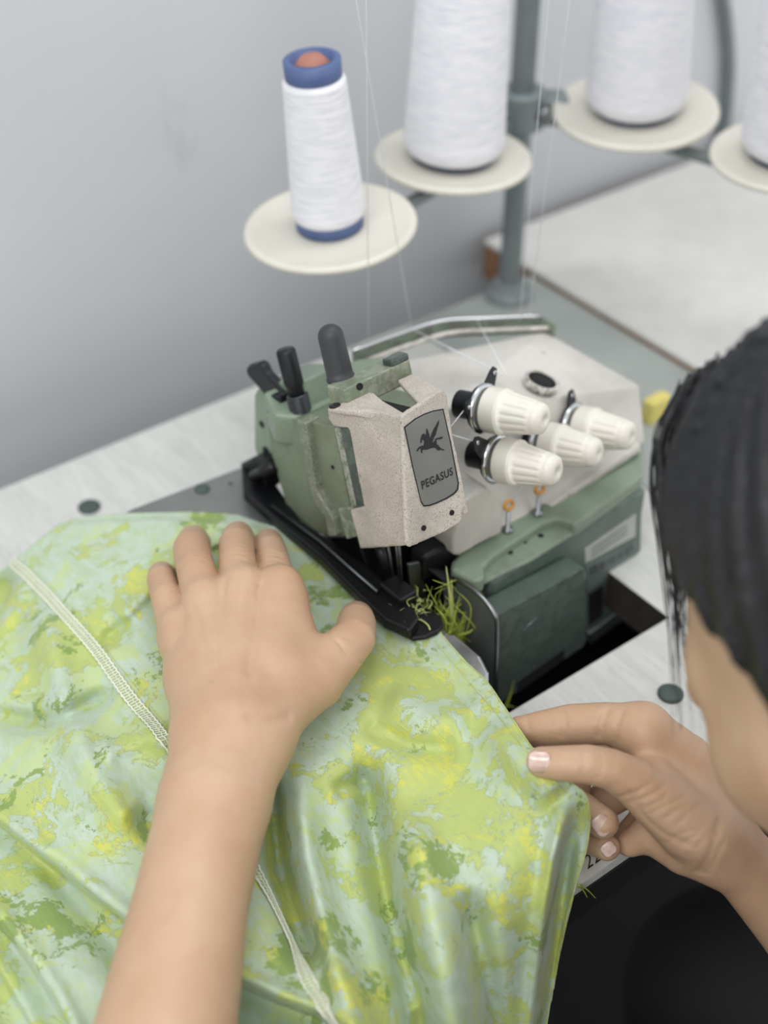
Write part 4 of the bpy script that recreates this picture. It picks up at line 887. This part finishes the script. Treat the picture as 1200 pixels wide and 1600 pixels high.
# head, turned down towards the needle
HC = pd(1460, 1015, .50); hf = np.array([-.10, .83, -.54]); hf /= np.linalg.norm(hf); hl_ = np.cross(ZV, hf); hl_ /= np.linalg.norm(hl_); hu = np.cross(hf, hl_)
HB = np.stack([hf, hl_, hu])
NECK = HC-hu*.115-hf*.075; PELV = np.array([.37, -.16, -.30])
def hp(f, l, u): return HC+hf*f+hl_*l+hu*u
def head(P):
    q = (P-HC)@HB.T; d = ell_d(q, (-.014, 0, .032), (.096, .075, .084)); d = smin(d, ell_d(q, (.034, 0, -.030), (.058, .056, .085)), .03)
    q2 = q.copy(); q2[..., 1] = np.abs(q2[..., 1])
    d = smin(d, cone_d(q2, (0, .048, -.060), (.062, .018, -.108), .024, .018), .025); d = smin(d, cone_d(q2, (.045, .044, -.024), (.02, .054, -.015), .024, .022), .025)
    d = smin(d, cone_d(q2, (.076, 0, .014), (.066, .036, .010), .014, .013), .015); d = smin(d, cone_d(q2, (.088, 0, .004), (.110, 0, -.034), .007, .0105), .010); d = smin(d, cone_d(q2, (.100, .011, -.038), (.094, .012, -.036), .0075, .007), .006)
    d = smax(d, -cone_d(q2, (.100, .031, .000), (.098, .040, -.002), .012, .010), .010); d = smin(d, cone_d(q2, (.076, .032, -.001), (.076, .033, -.001), .0125, .0125), .002)
    d = smin(d, cone_d(q2, (.096, 0, -.062), (.086, .020, -.064), .0055, .004), .004); d = smin(d, cone_d(q2, (.095, 0, -.071), (.086, .018, -.069), .006, .004), .004)
    e = ell_d(q2, (-.010, .077, -.006), (.020, .007, .031)); e = smax(e, -ell_d(q2, (-.006, .084, -.004), (.012, .006, .020)), .004); d = smin(d, e, .005)
    d = smin(d, cone_d(P, hp(-.03, 0, -.05), NECK, .052, .055), .02); return d
def torso(P):
    d = cone_d(P, NECK, NECK+(PELV-NECK)*.12, .055, .06); c0 = np.array([.37, -.03, -.02])
    d = smin(d, ell_d(P, (.37, -.06, -.06), (.155, .10, .17)), .05); d = smin(d, ell_d(P, (.37, -.14, -.26), (.16, .11, .14)), .06)
    for s in (L_SH, R_SH): d = smin(d, cone_d(P, s, (.37, -.02, .04), .050, .055), .04)
    for e, s in ((L_EL, L_SH), (R_EL, R_SH)): d = smin(d, cone_d(P, s, e+(s-e)*.25, .048, .040), .02)
    for sx in (-1, 1):
        hp_ = np.array([.37+sx*.085, -.15, -.31]); kn = np.array([.37+sx*.10, .25, -.24]); an = np.array([.37+sx*.10, .22, -.68])
        d = smin(d, cone_d(P, hp_, kn, .082, .058), .04); d = smin(d, cone_d(P, kn, an, .056, .036), .03); d = smin(d, cone_d(P, an+np.array([0, -.02, -.035]), an+np.array([0, .14, -.045]), .034, .028), .02)
    return d
def bounds(pts, m):
    a = np.array([p for p, r in pts]); return a.min(0)-m, a.max(0)+m
def trace(fn, px, py, d0, d1):
    r = ray(px, py); t = d0
    for _ in range(60):
        s = float(fn((CAM+r*t)[None])[0]); t += max(s, .00005)*.95
        if s < .00005 or t > d1: break
    return CAM+r*t
def creased(fn, lines, d0, d1):
    L = []
    for A, w, pts in lines:
        q = spline(pts, max(3, len(pts)*3)); q3 = [trace(fn, x, y, d0, d1) for x, y in q]; L.append((A, w, q3))
    def g(P):
        d = fn(P); near = np.where(np.abs(d) < .006)
        if len(near[0]):
            Q = P[near]; e = np.zeros(len(Q))
            for A, w, q3 in L:
                a3 = np.array(q3); c = a3.mean(0); R = np.linalg.norm(a3-c, axis=1).max()+4*w; m = np.where(((Q-c)**2).sum(1) < R*R)[0]
                if not len(m): continue
                dd = np.full(len(m), 1.)
                for u, v in zip(q3, q3[1:]): dd = np.minimum(dd, cone_d(Q[m], u, v, 0, 0))
                e[m] += A*np.exp(-(dd/w)**2)
            d = d.copy(); d[near] += e
        return d
    return g
LC = []
for cx, cy, hw in ((299, 870, 24), (369, 862, 24), (424, 872, 20), (252, 915, 18)):      # knuckle wrinkles over the finger joints
    for k, s in ((-9, .7), (-3, 1), (4, 1), (11, .6)): LC.append((.00050*s, .0009, [(cx-hw*s, cy+k+3), (cx, cy+k-2), (cx+hw*s, cy+k+3)]))
for k in range(5): LC.append((.0004, .0009, [(512+6*k, 985+7*k), (528+6*k, 1003+6*k), (540+6*k, 1022+4*k)]))   # thumb base wrinkles
for k in range(4): LC.append((.0004, .0009, [(538, 996+8*k), (556, 1000+8*k), (574, 1000+7*k)]))
LC += [(.0008, .002, [(352, 905), (345, 960), (350, 1040)]), (.0008, .002, [(407, 915), (402, 970), (388, 1050)]), (.0007, .002, [(302, 950), (318, 1000), (330, 1060)]), (.0010, .0025, [(452, 1120), (420, 1128), (392, 1122)])]
RC = [(.0009, .0011, [(878, 1108), (884, 1128), (880, 1152)]), (.0006, .0009, [(871, 1110), (876, 1130), (873, 1150)]), (.0006, .001, [(822, 1118), (826, 1140)]),
      (.0013, .0016, [(948, 1110), (940, 1130), (936, 1150)]), (.0011, .0014, [(972, 1112), (962, 1140), (958, 1165)])]
for k in range(5): RC.append((.0005, .0009, [(908+7*k, 1168), (913+7*k, 1192), (905+8*k, 1216)]))
for k in range(6):
    j_ = lambda: 3*rng.randn()
    RC.append((.00060-.00005*k, .0013, [(966+19*k+j_(), 1246+8*k), (992+17*k+j_(), 1240+6*k), (1014+15*k+j_(), 1226+8*k), (1026+14*k, 1212+10*k+j_())][:4 if k % 2 else 3]))
for k in range(3): RC.append((.0004, .0012, [(1042+22*k, 1318+3*k), (1068+18*k, 1302+4*k), (1096+14*k, 1296+6*k)]))
RC += [(.0010, .002, [(1092, 1364), (1108, 1340), (1118, 1312), (1124, 1285)]), (.0008, .0016, [(1104, 1366), (1118, 1344), (1130, 1316)]), (.0010, .0016, [(985, 1240), (1005, 1275), (1040, 1305), (1075, 1320)])]
left_c = creased(left_arm, LC, .5, .75); right_c = creased(right_arm, RC, .5, .75)
lo, hi = bounds(sum(LF, [])+LT+LW[:4], .05); HV = .0010
lo, hi = bounds(sum(LF, [])+LT+LW+[(L_EL+(L_SH-L_EL)*.6, 0)], .05); SL = surface(left_c, lo, hi, HV)
lo, hi = bounds(sum(RF, [])+RTH+RW+[(R_EL+(R_SH-R_EL)*.6, 0)], .055); SR = surface(right_c, lo, hi, HV)
SH_ = surface(head, HC-.19, HC+.17, .0022)
ST = surface(torso, (.05, -.34, TZ+.001), (.70, .44, .2), .008)
person = link('person', to_mesh('person', [SL, SR, SH_, ST]), M['skin'])
tag(person, 'dark-haired person in black bending over the sewing machine, both hands on green fabric', 'person')
# clothing follows the body, a few millimetres out
def shirt(P):
    d = torso(P)-.007; d = smax(d, -(P[..., 2]+.30), .004)
    return smax(d, -(np.linalg.norm(P-NECK, axis=-1)-.064), .004)
def trousers(P):
    d = torso(P)-.006; d = smax(d, P[..., 2]+.27, .004); return smax(d, -(P[..., 2]+.67), .004)
link('shirt', to_mesh('shirt', [surface(shirt, (.0, -.36, -.34), (.74, .30, .22), .007)]), M['shirt'], person)
link('trousers', to_mesh('trousers', [surface(trousers, (.1, -.36, -.74), (.66, .44, -.2), .008)]), M['trousers'], person)
for sx in (-1, 1):
    an = np.array([.37+sx*.10, .22, -.68]); fn = lambda P: smax(smin(cone_d(P, an+np.array([0, -.03, -.035]), an+np.array([0, .15, -.045]), .042, .036), cone_d(P, an, an+np.array([0, 0, .02]), .045, .045), .02), -(P[..., 2]-TZ-.001), .003)
    link('shoe', to_mesh('shoe', [surface(fn, an-np.array([.07, .10, .09]), an+np.array([.07, .22, .06]), .006)]), M['shirt'], person)
# hair: cap over the skull plus loose strands falling past the brow
def hair(P):
    q = (P-HC)@HB.T; q2 = q.copy(); q2[..., 1] = np.abs(q2[..., 1])
    d = ell_d(q, (-.016, 0, .040), (.102, .087, .101)); d = smin(d, cone_d(q2, (-.060, .03, -.02), (-.090, .03, -.13), .050, .035), .04); d = smin(d, cone_d(q2, (-.034, .070, .0), (-.050, .074, -.085), .018, .010), .02)
    d = smin(d, cone_d(q, (-.085, 0, -.02), (-.118, 0, -.13), .036, .030), .03)
    t = np.arctan2(q[..., 1], q[..., 0]); d = d+.0012*np.sin(t*38+q[..., 2]*25)+.0008*np.sin(t*83)
    cut = .985*q[..., 0]-.17*q[..., 2]-.006
    top = -(q[..., 2]-.034-.9*(q[..., 0]-.010))*.75
    return smax(d, np.minimum(cut, smax(cut-.075, top, .015)), .006)
hr = link('hair', to_mesh('hair', [surface(hair, HC-.24, HC+.16, .0022)]), M['hair'], person)
def strands(n, fn, r0, r1):
    bm = bmesh.new()
    for i in range(n):
        pts = spline(fn(rng.rand()), 18); r = r0+(r1-r0)*rng.rand()**2; tube(bm, pts, [r*max(.12, math.sin(math.pi*min(1, .2+k/17*.8))) for k in range(18)], 5)
    o = obj('loose_hair', bm, M['hair'], hr, True); o['kind'] = 'stuff'; return o
J = lambda s: rng.randn()*s
strands(80, lambda u: [pd(1078+80*u+J(6), 596-52*u+J(6), .545-.02*u), pd(1044+84*u+J(6), 665+J(8), .550), pd(1034+92*u+J(6), 745+J(8), .552), pd(1052+76*u+J(8), 845+J(10), .552), pd(1074+50*u+J(8), 925+90*rng.rand()+J(10), .552)], .0006, .0022)
strands(44, lambda u: [pd(1062+40*u+J(5), 604-25*u+J(6), .556), pd(1024+48*u+J(5), 668+J(8), .560), pd(1012+58*u+J(6), 745+J(8), .562), pd(1026+56*u+J(7), 880+J(10), .562), pd(1052+42*u+J(8), 990+160*rng.rand(), .560)], .0003, .0011)
# fingernails
def nail(cx, cy, d, rpx, hw, hh, rot, tilt=(0, 0), lift=.0005):
    n = 10; V = []; Fq = []; c, s = math.cos(rot), math.sin(rot); r = rpx*d/F
    for i in range(n+1):
        for j in range(n+1):
            u, v = -1+2*i/n, -1+2*j/n
            k = (abs(u)**3+abs(v)**3)**(1/3) if (u or v) else 1; m_ = max(abs(u), abs(v)); uu, vv = (u*m_/k, v*m_/k) if k else (0, 0)
            x, y = uu*hw, vv*hh; across = y*d/F
            z = math.sqrt(max(r*r-across*across*.95, 1e-9))+lift*(1-.15*uu*uu)-.00035*(max(abs(uu), abs(vv)) > .99)-r*.10*uu*uu*0
            V.append(pd(cx+x*c-y*s, cy+x*s+y*c, d-z+tilt[0]*x*d/F+tilt[1]*y*d/F))
    for i in range(n):
        for j in range(n): a = i*(n+1)+j; Fq.append((a, a+1, a+n+2, a+n+1))
    me = bpy.data.meshes.new('fingernail'); me.from_pydata([tuple(p) for p in V], [], Fq); me.update()
    for p in me.polygons: p.use_smooth = True
    o = link('fingernail', me, M['nail'], person); m = o.modifiers.new('t', 'SOLIDIFY'); m.thickness = .0006; m.offset = 0; return o
nail(843, 1190, .6127, 25, 18, 16.5, .05, (-.10, 0))
nail(941, 1290, .643, 25, 17, 15, .9, (.12, .0)); nail(951, 1327, .648, 21, 11, 12, .9, (.15, 0))
# ---------------------------------------------------------------- put every Empty at the base of its thing
bpy.context.view_layer.update()
for o in list(COL.objects):
    if o.type == 'EMPTY' and '_loc' in o:
        del o['_loc']
        pts = [ch.matrix_world @ Vector(c) for ch in o.children if ch.type == 'MESH' for c in ch.bound_box]
        lo = [min(p[i] for p in pts) for i in range(3)]; hi = [max(p[i] for p in pts) for i in range(3)]
        c = Vector(((lo[0]+hi[0])/2, (lo[1]+hi[1])/2, lo[2])); o.location = c
        for ch in o.children: ch.matrix_parent_inverse = Matrix.Translation(-c)
